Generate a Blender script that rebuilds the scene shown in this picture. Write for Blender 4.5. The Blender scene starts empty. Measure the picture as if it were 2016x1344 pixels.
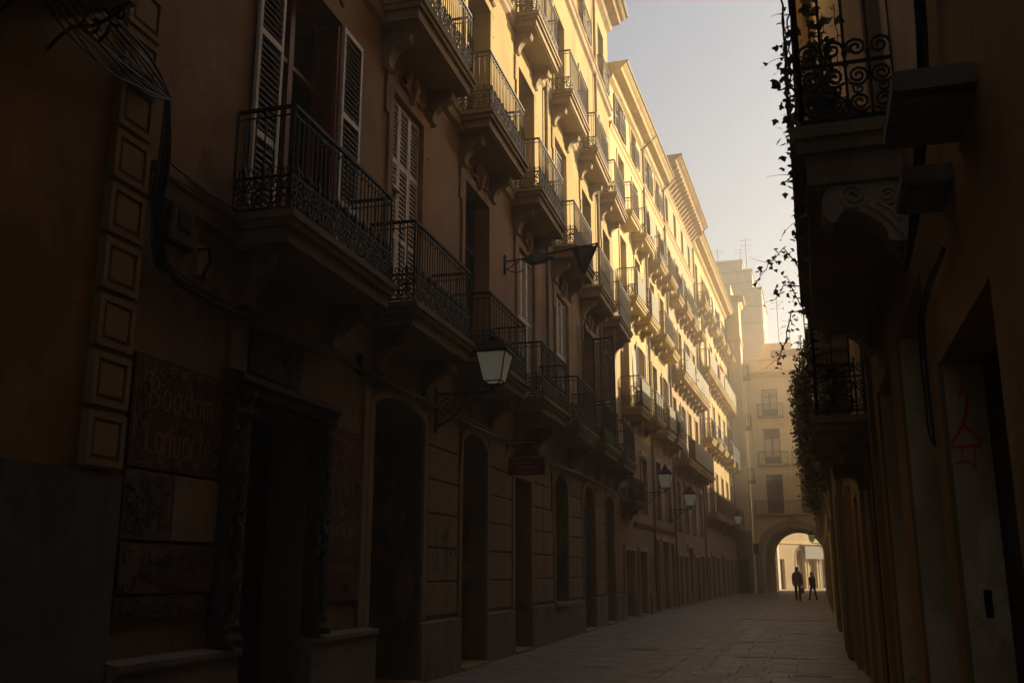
import bpy, bmesh, math, random
from mathutils import Vector, Matrix
R = math.radians
random.seed(11)
SC = bpy.context.scene
COL = SC.collection

# ------------------------------------------------------------------ camera
cam_d = bpy.data.cameras.new('camera'); cam = bpy.data.objects.new('camera', cam_d); COL.objects.link(cam)
cam_d.sensor_width = 36.0; cam_d.lens = 1920.0/2016.0*36.0; cam_d.clip_start = 0.05; cam_d.clip_end = 2000
cam.location = (0, 0, 1.6); cam.rotation_euler = (R(90+13.25), 0, R(17.0)); SC.camera = cam
# ------------------------------------------------------------------ sky and sun (sun stands ahead of the camera, to the right)
SUNV = Vector((1.0, 0.85, 0.42)).normalized()
EL = math.asin(SUNV.z); AZ = math.atan2(SUNV.x, SUNV.y)
W = bpy.data.worlds.new('World'); SC.world = W; W.use_nodes = True
nt = W.node_tree; bg = nt.nodes['Background']
sky = nt.nodes.new('ShaderNodeTexSky'); sky.sky_type = 'NISHITA'; sky.sun_disc = False
sky.sun_elevation = EL; sky.sun_rotation = AZ; sky.air_density = 1.0; sky.dust_density = 3.0; sky.ozone_density = 1.0
nt.links.new(sky.outputs[0], bg.inputs[0]); bg.inputs[1].default_value = 0.055
sun_d = bpy.data.lights.new('sun', 'SUN'); sun_d.energy = 4.8; sun_d.angle = R(0.5); sun_d.color = (1.0, 0.82, 0.57)
sun = bpy.data.objects.new('sun', sun_d); COL.objects.link(sun)
sun.rotation_euler = SUNV.to_track_quat('Z', 'Y').to_euler(); sun.location = (30, 30, 40)
SC.view_settings.view_transform = 'Standard'; SC.view_settings.look = 'None'
SC.view_settings.exposure = 1.42; SC.view_settings.gamma = 1.0
SC.cycles.use_denoising = True; SC.cycles.max_bounces = 8; SC.cycles.diffuse_bounces = 5
SC.cycles.volume_bounces = 1; SC.cycles.sample_clamp_indirect = 6.0

# ------------------------------------------------------------------ materials
MAT = {}
def _nodes(name):
    m = bpy.data.materials.new(name); m.use_nodes = True; t = m.node_tree
    p = t.nodes['Principled BSDF']; MAT[name] = m
    return m, t, p
def mixcol(t, fac, a, b):
    n = t.nodes.new('ShaderNodeMix'); n.data_type = 'RGBA'
    if hasattr(fac, 'is_linked'): t.links.new(fac, n.inputs[0])
    else: n.inputs[0].default_value = fac
    for i, c in ((6, a), (7, b)):
        if hasattr(c, 'is_linked'): t.links.new(c, n.inputs[i])
        else: n.inputs[i].default_value = (*c, 1)
    return n.outputs[2]
def noise(t, scale, detail=5, rough=0.6, vec=None):
    n = t.nodes.new('ShaderNodeTexNoise'); n.inputs['Scale'].default_value = scale
    n.inputs['Detail'].default_value = detail; n.inputs['Roughness'].default_value = rough
    if vec is not None: t.links.new(vec, n.inputs['Vector'])
    return n.outputs['Fac']
def ramp(t, fac, a, b):
    n = t.nodes.new('ShaderNodeMapRange'); n.inputs[1].default_value = a; n.inputs[2].default_value = b
    t.links.new(fac, n.inputs[0]); return n.outputs[0]
def coords(t, scale=(1, 1, 1)):
    c = t.nodes.new('ShaderNodeTexCoord'); mp = t.nodes.new('ShaderNodeMapping'); mp.inputs['Scale'].default_value = scale
    t.links.new(c.outputs['Object'], mp.inputs[0]); return mp.outputs[0]
def bump(t, p, h, strength, dist):
    b = t.nodes.new('ShaderNodeBump'); b.inputs['Strength'].default_value = strength; b.inputs['Distance'].default_value = dist
    t.links.new(h, b.inputs['Height']); t.links.new(b.outputs[0], p.inputs['Normal'])
def plaster(name, col, alt, stain, rough=0.9, sc=1.0, bst=0.45, streak=0.5, patch=.5):
    m, t, p = _nodes(name)
    v = coords(t); vs = coords(t, (2.2, 2.2, 0.22))
    a = mixcol(t, ramp(t, noise(t, 0.55*sc, 4, .6, v), .38, .66), col, alt)
    st = ramp(t, noise(t, 1.3*sc, 8, .7, vs), .52, .80)
    mu = t.nodes.new('ShaderNodeMath'); mu.operation = 'MULTIPLY'; mu.inputs[1].default_value = streak; t.links.new(st, mu.inputs[0])
    b = mixcol(t, mu.outputs[0], a, stain)
    sp = ramp(t, noise(t, 9*sc, 6, .75, v), .60, .78)
    mu2 = t.nodes.new('ShaderNodeMath'); mu2.operation = 'MULTIPLY'; mu2.inputs[1].default_value = .4; t.links.new(sp, mu2.inputs[0])
    c = mixcol(t, mu2.outputs[0], b, stain)
    pa = ramp(t, noise(t, .42*sc, 6, .62, coords(t, (1.3, 1.3, .8))), .565, .60)
    mu3 = t.nodes.new('ShaderNodeMath'); mu3.operation = 'MULTIPLY'; mu3.inputs[1].default_value = patch; t.links.new(pa, mu3.inputs[0])
    c = mixcol(t, mu3.outputs[0], c, tuple(.55*x+.45*y_ for x, y_ in zip(stain, alt)))
    pb = ramp(t, noise(t, .75*sc, 7, .68, coords(t, (1.0, 1.0, .55))), .60, .635)
    mu4 = t.nodes.new('ShaderNodeMath'); mu4.operation = 'MULTIPLY'; mu4.inputs[1].default_value = patch*.8; t.links.new(pb, mu4.inputs[0])
    c = mixcol(t, mu4.outputs[0], c, tuple(min(.8, x*1.22+.01) for x in col))
    vo = t.nodes.new('ShaderNodeTexVoronoi'); vo.feature = 'DISTANCE_TO_EDGE'; vo.inputs['Scale'].default_value = .55
    wv = t.nodes.new('ShaderNodeVectorMath'); wv.operation = 'ADD'; nn = t.nodes.new('ShaderNodeTexNoise'); nn.inputs['Scale'].default_value = 1.6; nn.inputs['Detail'].default_value = 6
    t.links.new(v, nn.inputs['Vector']); t.links.new(v, wv.inputs[0]); t.links.new(nn.outputs['Color'], wv.inputs[1]); t.links.new(wv.outputs[0], vo.inputs['Vector'])
    ck = t.nodes.new('ShaderNodeMapRange'); ck.inputs[1].default_value = .0; ck.inputs[2].default_value = .006; ck.inputs[3].default_value = .55*patch; ck.inputs[4].default_value = 0; t.links.new(vo.outputs['Distance'], ck.inputs[0])
    c = mixcol(t, ck.outputs[0], c, tuple(x*.5 for x in stain))
    t.links.new(c, p.inputs['Base Color']); p.inputs['Roughness'].default_value = rough
    p.inputs['Specular IOR Level'].default_value = 0.25
    bump(t, p, noise(t, 26*sc, 8, .7, v), bst, 0.02)
    return m
def simple(name, col, rough=0.6, metal=0.0, var=0.25, spec=0.4, bsc=40, bst=0.2):
    m, t, p = _nodes(name); v = coords(t)
    dk = tuple(c*(1-var*1.6) for c in col)
    c = mixcol(t, ramp(t, noise(t, 6, 6, .7, v), .35, .7), col, tuple(max(0, x) for x in dk))
    t.links.new(c, p.inputs['Base Color']); p.inputs['Roughness'].default_value = rough; p.inputs['Metallic'].default_value = metal
    p.inputs['Specular IOR Level'].default_value = spec
    bump(t, p, noise(t, bsc, 5, .7, v), bst, 0.01)
    return m
plaster('ochre_facade', (0.380, 0.275, 0.113), (0.324, 0.228, 0.090), (.20, .14, .075), streak=.75, patch=.6)
plaster('terracotta_facade', (.32, .197, .108), (.245, .148, .088), (.12, .082, .055), streak=.75, patch=.75)
plaster('ground_brown', (0.213, 0.152, 0.095), (0.156, 0.116, 0.076), (.055, .045, .035), streak=.8, patch=.8)
plaster('yellow_house', (0.310, 0.178, 0.060), (0.230, 0.138, 0.055), (.10, .065, .036), streak=.7, patch=.7)
plaster('slab_shade', (.23, .165, .10), (.17, .125, .08), (.07, .052, .038), bst=.5, streak=.7)  # slab stone of the shaded floor, its shade put into the colour
plaster('quoin_cream', (.30, .205, .105), (.25, .17, .09), (.15, .11, .07))
plaster('rough_render', (0.145, 0.128, 0.105), (0.102, 0.088, 0.075), (.03, .027, .024), sc=2.2, bst=.9)
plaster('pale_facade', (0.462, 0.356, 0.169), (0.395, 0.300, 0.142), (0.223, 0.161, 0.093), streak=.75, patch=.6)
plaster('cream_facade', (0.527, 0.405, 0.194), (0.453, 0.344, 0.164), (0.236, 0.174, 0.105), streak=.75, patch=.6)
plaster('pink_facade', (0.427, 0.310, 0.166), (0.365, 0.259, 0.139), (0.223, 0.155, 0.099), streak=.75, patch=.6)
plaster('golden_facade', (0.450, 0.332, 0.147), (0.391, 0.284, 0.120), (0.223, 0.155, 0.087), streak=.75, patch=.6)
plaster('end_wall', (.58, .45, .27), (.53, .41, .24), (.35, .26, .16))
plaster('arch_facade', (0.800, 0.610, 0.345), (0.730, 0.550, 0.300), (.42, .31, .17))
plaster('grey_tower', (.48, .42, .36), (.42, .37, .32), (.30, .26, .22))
plaster('slab_stone', (.36, .27, .155), (.29, .215, .125), (.12, .088, .06), bst=.5)
plaster('plinth_stone', (0.230, 0.189, 0.149), (0.176, 0.149, 0.119), (.06, .05, .042), sc=1.8, bst=.6)
plaster('shop_stone', (0.275, 0.194, 0.119), (0.213, 0.156, 0.100), (.08, .06, .045), sc=1.6, bst=.5)
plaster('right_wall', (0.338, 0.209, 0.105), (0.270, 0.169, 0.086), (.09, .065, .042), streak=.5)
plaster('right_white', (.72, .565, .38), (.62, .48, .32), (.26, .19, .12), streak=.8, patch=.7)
plaster('right_edge', (.34, .21, .085), (.28, .17, .075), (.13, .09, .05))
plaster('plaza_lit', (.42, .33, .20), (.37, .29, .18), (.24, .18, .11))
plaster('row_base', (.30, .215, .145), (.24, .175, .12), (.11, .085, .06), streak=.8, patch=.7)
plaster('row_pier', (.40, .295, .20), (.33, .25, .17), (.16, .12, .085), streak=.7)
plaster('tile_red', (0.115, 0.043, 0.030), (0.081, 0.035, 0.026), (.03, .015, .012), sc=3, bst=.6, streak=.8, patch=.9)
plaster('carved_stone', (0.168, 0.131, 0.099), (0.120, 0.096, 0.074), (.035, .03, .025), sc=3, bst=1.0)
plaster('carved_red', (0.168, 0.099, 0.080), (0.120, 0.074, 0.061), (.035, .025, .022), sc=3.4, bst=1.0)
plaster('carved_door', (0.084, 0.068, 0.051), (0.061, 0.051, 0.041), (.02, .017, .015), sc=3, bst=.8)
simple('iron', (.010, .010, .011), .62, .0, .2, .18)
simple('iron_lit', (.13, .10, .06), .6, .0, .3, .3)  # lighter copy of the iron, sunlight and rusty dust in its colour
simple('iron_row_lit', (.17, .13, .08), .65, .0, .3, .25)  # far row railings, their sunlight put into the iron colour
simple('cable', (.013, .013, .015), .55, 0, .3, .25)
simple('cable_pale', (.06, .055, .05), .5, 0, .3, .3)
simple('wood_red', (.21, .036, .028), .55, 0, .3)
simple('wood_dark', (.030, .018, .013), .55, 0, .35)
simple('wood_brown', (.105, .055, .03), .6, 0, .35)
simple('wood_blackish', (.012, .008, .007), .5, 0, .3)
simple('louvre_white', (.62, .55, .46), .6, 0, .22)
simple('louvre_grey', (.74, .65, .53), .65, 0, .25)
simple('louvre_brown', (.11, .055, .035), .6, 0, .25)
simple('roller_metal', (.10, .085, .07), .5, .2, .3)
simple('box_grey', (.12, .105, .085), .6, 0, .35)
simple('gold_paint', (.29, .165, .058), .6, 0, .3)
simple('white_paint', (.30, .25, .20), .7, 0, .2)
simple('sign_red', (.11, .010, .014), .45, 0, .15)
simple('sign_letter', (.42, .26, .20), .6, 0, .1)
simple('graffiti_red', (.75, .03, .03), .6, 0, .2)
simple('graffiti_pale', (.16, .13, .11), .7, 0, .2)
simple('graffiti_dark', (.035, .03, .03), .7, 0, .2)
simple('cloth_teal', (.10, .125, .125), .9, 0, .3)
simple('cloth_dark', (.02, .018, .02), .9, 0, .3)
simple('cloth_white', (.75, .68, .58), .9, 0, .1)
simple('cloth_red', (.45, .10, .05), .9, 0, .2)
simple('pipe_metal', (.20, .15, .09), .5, .3, .3)
simple('twig', (.10, .065, .035), .8, 0, .3)
simple('terracotta_pot', (.30, .12, .06), .8, 0, .25)
simple('white_planter', (.55, .48, .38), .7, 0, .15)
simple('curtain', (.55, .45, .30), .9, 0, .15)
simple('roller_blind', (.16, .10, .075), .7, 0, .1)
simple('skin', (.42, .26, .18), .6, 0, .1)
simple('hair', (.03, .02, .015), .7, 0, .3)
simple('coat_tan', (.12, .075, .05), .85, 0, .2)
simple('coat_dark', (.028, .018, .018), .85, 0, .3)
simple('trousers', (.022, .020, .024), .85, 0, .3)
simple('shoes', (.08, .06, .05), .6, 0, .3)
simple('antenna_metal', (.25, .23, .2), .4, .5, .2)
def leafmat(name, a, b, transl=.35):
    m, t, p = _nodes(name); v = coords(t)
    c = mixcol(t, ramp(t, noise(t, 7, 3, .6, v), .35, .65), a, b)
    t.links.new(c, p.inputs['Base Color']); p.inputs['Roughness'].default_value = .6
    tr = t.nodes.new('ShaderNodeBsdfTranslucent'); t.links.new(c, tr.inputs[0])
    mx = t.nodes.new('ShaderNodeMixShader'); mx.inputs[0].default_value = transl
    t.links.new(p.outputs[0], mx.inputs[1]); t.links.new(tr.outputs[0], mx.inputs[2])
    t.links.new(mx.outputs[0], t.nodes['Material Output'].inputs[0]); return m
leafmat('leaf_green', (.035, .075, .018), (.02, .045, .012))
leafmat('leaf_olive', (.20, .165, .045), (.09, .095, .03), .5)
leafmat('leaf_dry', (.25, .145, .06), (.13, .08, .04), .5)
leafmat('leaf_red', (.11, .03, .025), (.05, .03, .018))
leafmat('screen_cloth', (.34, .31, .19), (.26, .24, .15), .45)
leafmat('awning_cloth', (.06, .055, .038), (.05, .046, .033), .05)
leafmat('milk_glass', (.86, .86, .78), (.80, .80, .72), .5)
_p = MAT['milk_glass'].node_tree.nodes['Principled BSDF']   # faint glow added to brighten the lantern glass
_p.inputs['Emission Color'].default_value = (1.0, .96, .80, 1); _p.inputs['Emission Strength'].default_value = .014
def glassmat(name, col, rough):
    m, t, p = _nodes(name); p.inputs['Base Color'].default_value = (*col, 1); p.inputs['Roughness'].default_value = rough
    p.inputs['Specular IOR Level'].default_value = .6
    v = coords(t); bump(t, p, noise(t, 3, 2, .5, v), .05, .01)
glassmat('glass_dark', (.016, .014, .012), .06)
glassmat('glass_brown', (.05, .036, .022), .10)
glassmat('glass_curtain', (.46, .38, .24), .12)
def pavermat(name, a, b):
    m, t, p = _nodes(name); v = coords(t)
    at = t.nodes.new('ShaderNodeAttribute'); at.attribute_name = 'tone'
    c = mixcol(t, at.outputs['Fac'], a, b)
    geo = t.nodes.new('ShaderNodeNewGeometry')
    st = ramp(t, noise(t, .9, 7, .7, geo.outputs['Position']), .50, .74)
    mu = t.nodes.new('ShaderNodeMath'); mu.operation = 'MULTIPLY'; mu.inputs[1].default_value = .55; t.links.new(st, mu.inputs[0])
    d = mixcol(t, mu.outputs[0], c, tuple(x*.45 for x in a))
    t.links.new(d, p.inputs['Base Color'])
    rr = ramp(t, noise(t, 2.1, 5, .6, geo.outputs['Position']), .3, .7)
    mr = t.nodes.new('ShaderNodeMapRange'); mr.inputs[3].default_value = .42; mr.inputs[4].default_value = .7; t.links.new(rr, mr.inputs[0])
    t.links.new(mr.outputs[0], p.inputs['Roughness'])
    bump(t, p, noise(t, 30, 6, .7, geo.outputs['Position']), .3, .012)
pavermat('paver_stone', (.185, .165, .142), (.222, .20, .173))
plaster('joint_dirt', (.10, .088, .076), (.08, .07, .06), (.05, .044, .038))
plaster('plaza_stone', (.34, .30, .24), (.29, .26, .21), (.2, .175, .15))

# ------------------------------------------------------------------ mesh builder
class MB:
    def __init__(s): s.v = []; s.f = []; s.fm = []; s.mats = []; s.cur = 0
    def mat(s, name):
        if name not in s.mats: s.mats.append(name)
        s.cur = s.mats.index(name); return s
    def add(s, vs, fs):
        o = len(s.v); s.v += [tuple(q) for q in vs]
        for f in fs: s.f.append(tuple(i+o for i in f)); s.fm.append(s.cur)
        return s
    def quad(s, a, b, c, d): return s.add([a, b, c, d], [(0, 1, 2, 3)])
    def box(s, x0, x1, y0, y1, z0, z1):
        v = [(x, y, z) for z in (z0, z1) for y in (y0, y1) for x in (x0, x1)]
        return s.add(v, [(0, 2, 3, 1), (4, 5, 7, 6), (0, 1, 5, 4), (2, 6, 7, 3), (0, 4, 6, 2), (1, 3, 7, 5)])
    def bevbox(s, x0, x1, y0, y1, z0, z1, b):
        # block whose front face (min y) is chamfered
        v = [(x0, y1, z0), (x1, y1, z0), (x1, y1, z1), (x0, y1, z1), (x0, y0+b, z0), (x1, y0+b, z0), (x1, y0+b, z1), (x0, y0+b, z1),
             (x0+b, y0, z0+b), (x1-b, y0, z0+b), (x1-b, y0, z1-b), (x0+b, y0, z1-b)]
        f = [(0, 1, 5, 4), (1, 2, 6, 5), (2, 3, 7, 6), (3, 0, 4, 7), (4, 5, 9, 8), (5, 6, 10, 9), (6, 7, 11, 10), (7, 4, 8, 11), (8, 9, 10, 11), (3, 2, 1, 0)]
        return s.add(v, f)
    def prism_x(s, yz, x0, x1):
        n = len(yz); v = [(x0, y, z) for y, z in yz]+[(x1, y, z) for y, z in yz]
        f = [(i, (i+1) % n, (i+1) % n+n, i+n) for i in range(n)]+[tuple(range(n))[::-1], tuple(range(n, 2*n))]
        return s.add(v, f)
    def prism_y(s, xz, y0, y1):
        n = len(xz); v = [(x, y0, z) for x, z in xz]+[(x, y1, z) for x, z in xz]
        f = [(i, (i+1) % n, (i+1) % n+n, i+n) for i in range(n)]+[tuple(range(n))[::-1], tuple(range(n, 2*n))]
        return s.add(v, f)
    def prism_z(s, xy, z0, z1):
        n = len(xy); v = [(x, y, z0) for x, y in xy]+[(x, y, z1) for x, y in xy]
        f = [(i, (i+1) % n, (i+1) % n+n, i+n) for i in range(n)]+[tuple(range(n))[::-1], tuple(range(n, 2*n))]
        return s.add(v, f)
    def tube(s, pts, r, n=4, closed=False):
        pts = [Vector(p) for p in pts]; k = len(pts); rings = []
        up0 = None
        for i, p in enumerate(pts):
            a = pts[(i-1) % k] if (closed or i > 0) else p
            b = pts[(i+1) % k] if (closed or i < k-1) else p
            t = (b-a)
            if t.length < 1e-9: t = Vector((0, 0, 1))
            t.normalize()
            if up0 is None: up0 = Vector((0, 0, 1)) if abs(t.z) < .9 else Vector((0, 1, 0))
            u = up0-t*up0.dot(t)
            if u.length < 1e-4: u = Vector((1, 0, 0))-t*t.x
            u.normalize(); up0 = u; w = t.cross(u)
            rr = r[i] if isinstance(r, (list, tuple)) else r
            rings.append([p+(u*math.cos(2*math.pi*(j+.5)/n)+w*math.sin(2*math.pi*(j+.5)/n))*rr for j in range(n)])
        v = [q for ring in rings for q in ring]; f = []
        for i in range(k if closed else k-1):
            for j in range(n):
                f.append((i*n+j, i*n+(j+1) % n, ((i+1) % k)*n+(j+1) % n, ((i+1) % k)*n+j))
        if not closed: f += [tuple(range(n))[::-1], tuple((k-1)*n+j for j in range(n))]
        return s.add(v, f)
    def lathe(s, prof, cx, cy, n=12):
        v = []; f = []
        for (r, z) in prof:
            for j in range(n): v.append((cx+r*math.cos(2*math.pi*j/n), cy+r*math.sin(2*math.pi*j/n), z))
        for i in range(len(prof)-1):
            for j in range(n): f.append((i*n+j, i*n+(j+1) % n, (i+1)*n+(j+1) % n, (i+1)*n+j))
        f += [tuple(range(n))[::-1], tuple((len(prof)-1)*n+j for j in range(n))]
        return s.add(v, f)
    def ribbon(s, pts, w, nrm):
        # flat painted stroke: pts in 3D, lying in the plane with normal nrm
        nrm = Vector(nrm); pts = [Vector(p) for p in pts]; L = []; Rr = []
        for i, p in enumerate(pts):
            t = pts[min(i+1, len(pts)-1)]-pts[max(i-1, 0)]
            if t.length < 1e-9: t = Vector((1, 0, 0))
            t.normalize(); sd = t.cross(nrm)*w*.5; L.append(p+sd); Rr.append(p-sd)
        k = len(pts)
        return s.add(L+Rr, [(i, i+1, k+i+1, k+i) for i in range(k-1)])
    def mesh(s, name, smooth=False):
        me = bpy.data.meshes.new(name); me.from_pydata(s.v, [], s.f)
        for m in s.mats: me.materials.append(MAT[m])
        if len(s.mats) > 1: me.polygons.foreach_set('material_index', s.fm)
        if smooth: me.polygons.foreach_set('use_smooth', [True]*len(me.polygons))
        me.update(); return me
def tag(o, label=None, cat=None, group=None, kind=None):
    if label: o['label'] = label
    if cat: o['category'] = cat
    if group: o['group'] = group
    if kind: o['kind'] = kind
    return o
def put(name, me, parent=None, loc=(0, 0, 0), rot=(0, 0, 0), scale=None, **k):
    if isinstance(me, MB): me = me.mesh(name)
    o = bpy.data.objects.new(name, me); COL.objects.link(o); o.parent = parent
    o.location = loc; o.rotation_euler = rot
    if scale: o.scale = scale
    return tag(o, **k)
def empty(name, loc=(0, 0, 0), rz=0, **k):
    o = bpy.data.objects.new(name, None); COL.objects.link(o); o.location = loc; o.rotation_euler = (0, 0, rz)
    o.empty_display_size = .2
    return tag(o, **k)
CACHE = {}
def cached(key, fn):
    if key not in CACHE: CACHE[key] = fn()
    return CACHE[key]

# ------------------------------------------------------------------ facade pieces (local x along the wall, -y out to the street, z up)
def arc_pts(x0, x1, zs, rise, n=12):
    # circular segment from (x0,zs) to (x1,zs) with given rise
    c = (x0+x1)/2; h = (x1-x0)/2; rise = min(rise, h*.999); rad = (h*h+rise*rise)/(2*rise); zc = zs+rise-rad
    a0 = math.asin(h/rad)
    return [(c+rad*math.sin(-a0+2*a0*i/n), zc+rad*math.cos(-a0+2*a0*i/n)) for i in range(n+1)]
def facade(mb, x0, x1, z0, z1, ops, mat, dep=.42, zsplit=None, mat_low=None, zsplit2=None, mat_mid=None):
    ops = [dict(o) for o in ops]
    xs = sorted({x0, x1, *[o['x0'] for o in ops], *[o['x1'] for o in ops]})
    zs = {z0, z1, *[o['z0'] for o in ops], *[o['z1'] for o in ops]}
    if zsplit: zs.add(zsplit)
    if zsplit2: zs.add(zsplit2)
    zs = sorted(z for z in zs if z0-1e-6 <= z <= z1+1e-6)
    def mm(z):
        if zsplit and z < zsplit: return mat_low
        if zsplit2 and z < zsplit2: return mat_mid
        return mat
    for i in range(len(xs)-1):
        for j in range(len(zs)-1):
            cx = (xs[i]+xs[i+1])/2; cz = (zs[j]+zs[j+1])/2
            if any(o['x0'] < cx < o['x1'] and o['z0'] < cz < o['z1'] for o in ops): continue
            mb.mat(mm(cz)); mb.quad((xs[i], 0, zs[j]), (xs[i+1], 0, zs[j]), (xs[i+1], 0, zs[j+1]), (xs[i], 0, zs[j+1]))
    for o in ops:
        d = o.get('dep', dep); a, b, c, e = o['x0'], o['x1'], o['z0'], o['z1']; rise = o.get('rise', 0)
        mb.mat(mm((c+e)/2)); zt = e-rise
        mb.quad((a, 0, c), (a, d, c), (a, d, zt), (a, 0, zt)); mb.quad((b, 0, c), (b, 0, zt), (b, d, zt), (b, d, c))
        mb.quad((a, 0, c), (b, 0, c), (b, d, c), (a, d, c))
        if rise:
            P = arc_pts(a, b, zt, rise)
            for (xa, za), (xb, zb) in zip(P, P[1:]):
                mb.quad((xa, 0, za), (xb, 0, zb), (xb, 0, e), (xa, 0, e)); mb.quad((xa, 0, za), (xa, d, za), (xb, d, zb), (xb, 0, zb))
        else: mb.quad((a, 0, e), (a, d, e), (b, d, e), (b, 0, e))
    return mb
def surround(x0, x1, z0, z1, w=.14, proud=.04, rise=0, mat='slab_stone', ear=0):
    mb = MB().mat(mat); zt = z1-rise
    mb.box(x0-w, x0-.002, -proud, .02, z0, zt); mb.box(x1+.002, x1+w, -proud, .02, z0, zt)
    if rise:
        I = arc_pts(x0, x1, zt, rise); O = arc_pts(x0-w, x1+w, zt, rise+w)
        for i in range(len(I)-1):
            a, b, c, d = I[i], I[i+1], O[i+1], O[i]
            mb.add([(a[0], -proud, a[1]), (b[0], -proud, b[1]), (c[0], -proud, c[1]), (d[0], -proud, d[1]),
                    (a[0], .02, a[1]), (b[0], .02, b[1]), (c[0], .02, c[1]), (d[0], .02, d[1])],
                   [(0, 1, 2, 3), (0, 4, 5, 1), (3, 2, 6, 7), (4, 7, 6, 5)])
    else:
        mb.box(x0-w-ear, x1+w+ear, -proud-.003, .02, zt, zt+w)
        if ear: mb.box(x0-w-ear, x0-w-.002, -proud+.004, .02, zt-.45, zt); mb.box(x1+w+.002, x1+w+ear, -proud+.004, .02, zt-.45, zt)
    return mb
def spiral(cx, cz, r0, r1, a0, turns, n):
    return [(cx+(r0+(r1-r0)*i/n)*math.cos(a0+turns*2*math.pi*i/n), cz+(r0+(r1-r0)*i/n)*math.sin(a0+turns*2*math.pi*i/n)) for i in range(n+1)]
def railing_mesh(L, D, H, ornate, step=.105, bar=.0085, fine=True, mat='iron'):
    def mk():
        mb = MB().mat(mat)
        path = [(0.03, 0), (0.03, -D+.03), (L-.03, -D+.03), (L-.03, 0)]
        segs = list(zip(path, path[1:]))
        top = [(p[0], p[1], H) for p in path]
        for (a, b) in segs:
            lx = b[0]-a[0]; ly = b[1]-a[1]; ln = math.hypot(lx, ly); ux, uy = lx/ln, ly/ln
            def at(u, z, off=0): return (a[0]+ux*u-uy*off, a[1]+uy*u+ux*off, z)
            mb.tube([at(0, H), at(ln, H)], .026, 4); mb.tube([at(0, .05), at(ln, .05)], .016, 4)
            if ornate: mb.tube([at(0, .40), at(ln, .40)], .013, 4); mb.tube([at(0, H-.09), at(ln, H-.09)], .010, 4)
            else: mb.tube([at(0, H-.12), at(ln, H-.12)], .012, 4)
            nb = max(2, int(round(ln/step)))
            for i in range(nb+1):
                u = ln*i/nb; r = bar*1.7 if i in (0, nb) else bar
                mb.tube([at(u, .05), at(u, H)], r, 4)
                if ornate and fine:
                    mb.tube([at(u, .42), at(u, .46), at(u, .50)], [.006, .024, .006], 4)
                    if i % 2 == 0: mb.tube([at(u, H-.16), at(u, H-.13), at(u, H-.10)], [.006, .019, .006], 4)
            if ornate:
                nu = max(1, int(round(ln/(.27 if ornate == 2 else .24)))); w = ln/nu; q = 9 if fine else 6
                for i in range(nu):
                    c = (i+.5)*w; rr = .0105 if fine else .012
                    for sg in (-1, 1) if ornate != 2 else ():
                        mb.tube([at(c+sg*(x), z) for x, z in spiral(w*.24, .16, .012, .095, 0, 1.3, q)], rr, 4)
                        mb.tube([at(c+sg*(x), z) for x, z in spiral(w*.24, .31, .012, .085, math.pi, -1.3, q)], rr, 4)
                    if ornate == 2:
                        for sg in (-1, 1):
                            mb.tube([at(c+sg*x, z) for x, z in spiral(w*.25, .31, .012, .066, 0, 1.9, 18)], .010, 4); mb.tube([at(c+sg*x, z) for x, z in spiral(w*.25, .14, .012, .066, math.pi, -1.9, 18)], .010, 4); mb.tube([at(c+sg*x, z) for x, z in spiral(w*.25, .225, .006, .04, 0, 1.2, 8)], .008, 4)
                            mb.tube([at(c+sg*x, z) for x, z in spiral(w*.25, .49, .012, .062, math.pi*1.2, -1.6, 14)], .010, 4)
                        mb.tube([at(c, .05), at(c, .6)], .012, 4); continue
                    mb.tube([at(c-w*.42, .07), at(c, .235), at(c+w*.42, .39)], rr, 4); mb.tube([at(c+w*.42, .07), at(c, .235), at(c-w*.42, .39)], rr, 4)
                    if fine:
                        mb.tube([at(c, .40), at(c, .47), at(c, .55)], [.014, .034, .004], 4)
                        mb.tube([at(c-.06, .42), at(c-.05, .48), at(c-.085, .50)], .009, 4); mb.tube([at(c+.06, .42), at(c+.05, .48), at(c+.085, .50)], .009, 4)
        return mb.mesh('railing')
    return cached(('rail', L, D, H, ornate, step, bar, fine, mat), mk)
def slab_mesh(L, D, T=.32, mat='slab_stone', mold=True):
    def mk():
        mb = MB().mat(mat)
        mb.box(-.05, L+.05, -D-.05, .0, -.075, 0)
        if mold:
            mb.box(-.015, L+.015, -D-.015, .0, -.155, -.074); mb.box(.035, L-.035, -D+.035, .0, -T, -.153)
            mb.box(.075, L-.075, -D+.075, .0, -T-.025, -T+.002)
        else: mb.box(.0, L, -D, .0, -T*.55, -.074)
        return mb.mesh('balcony')
    return cached(('slab', L, D, T, mat, mold), mk)
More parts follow.
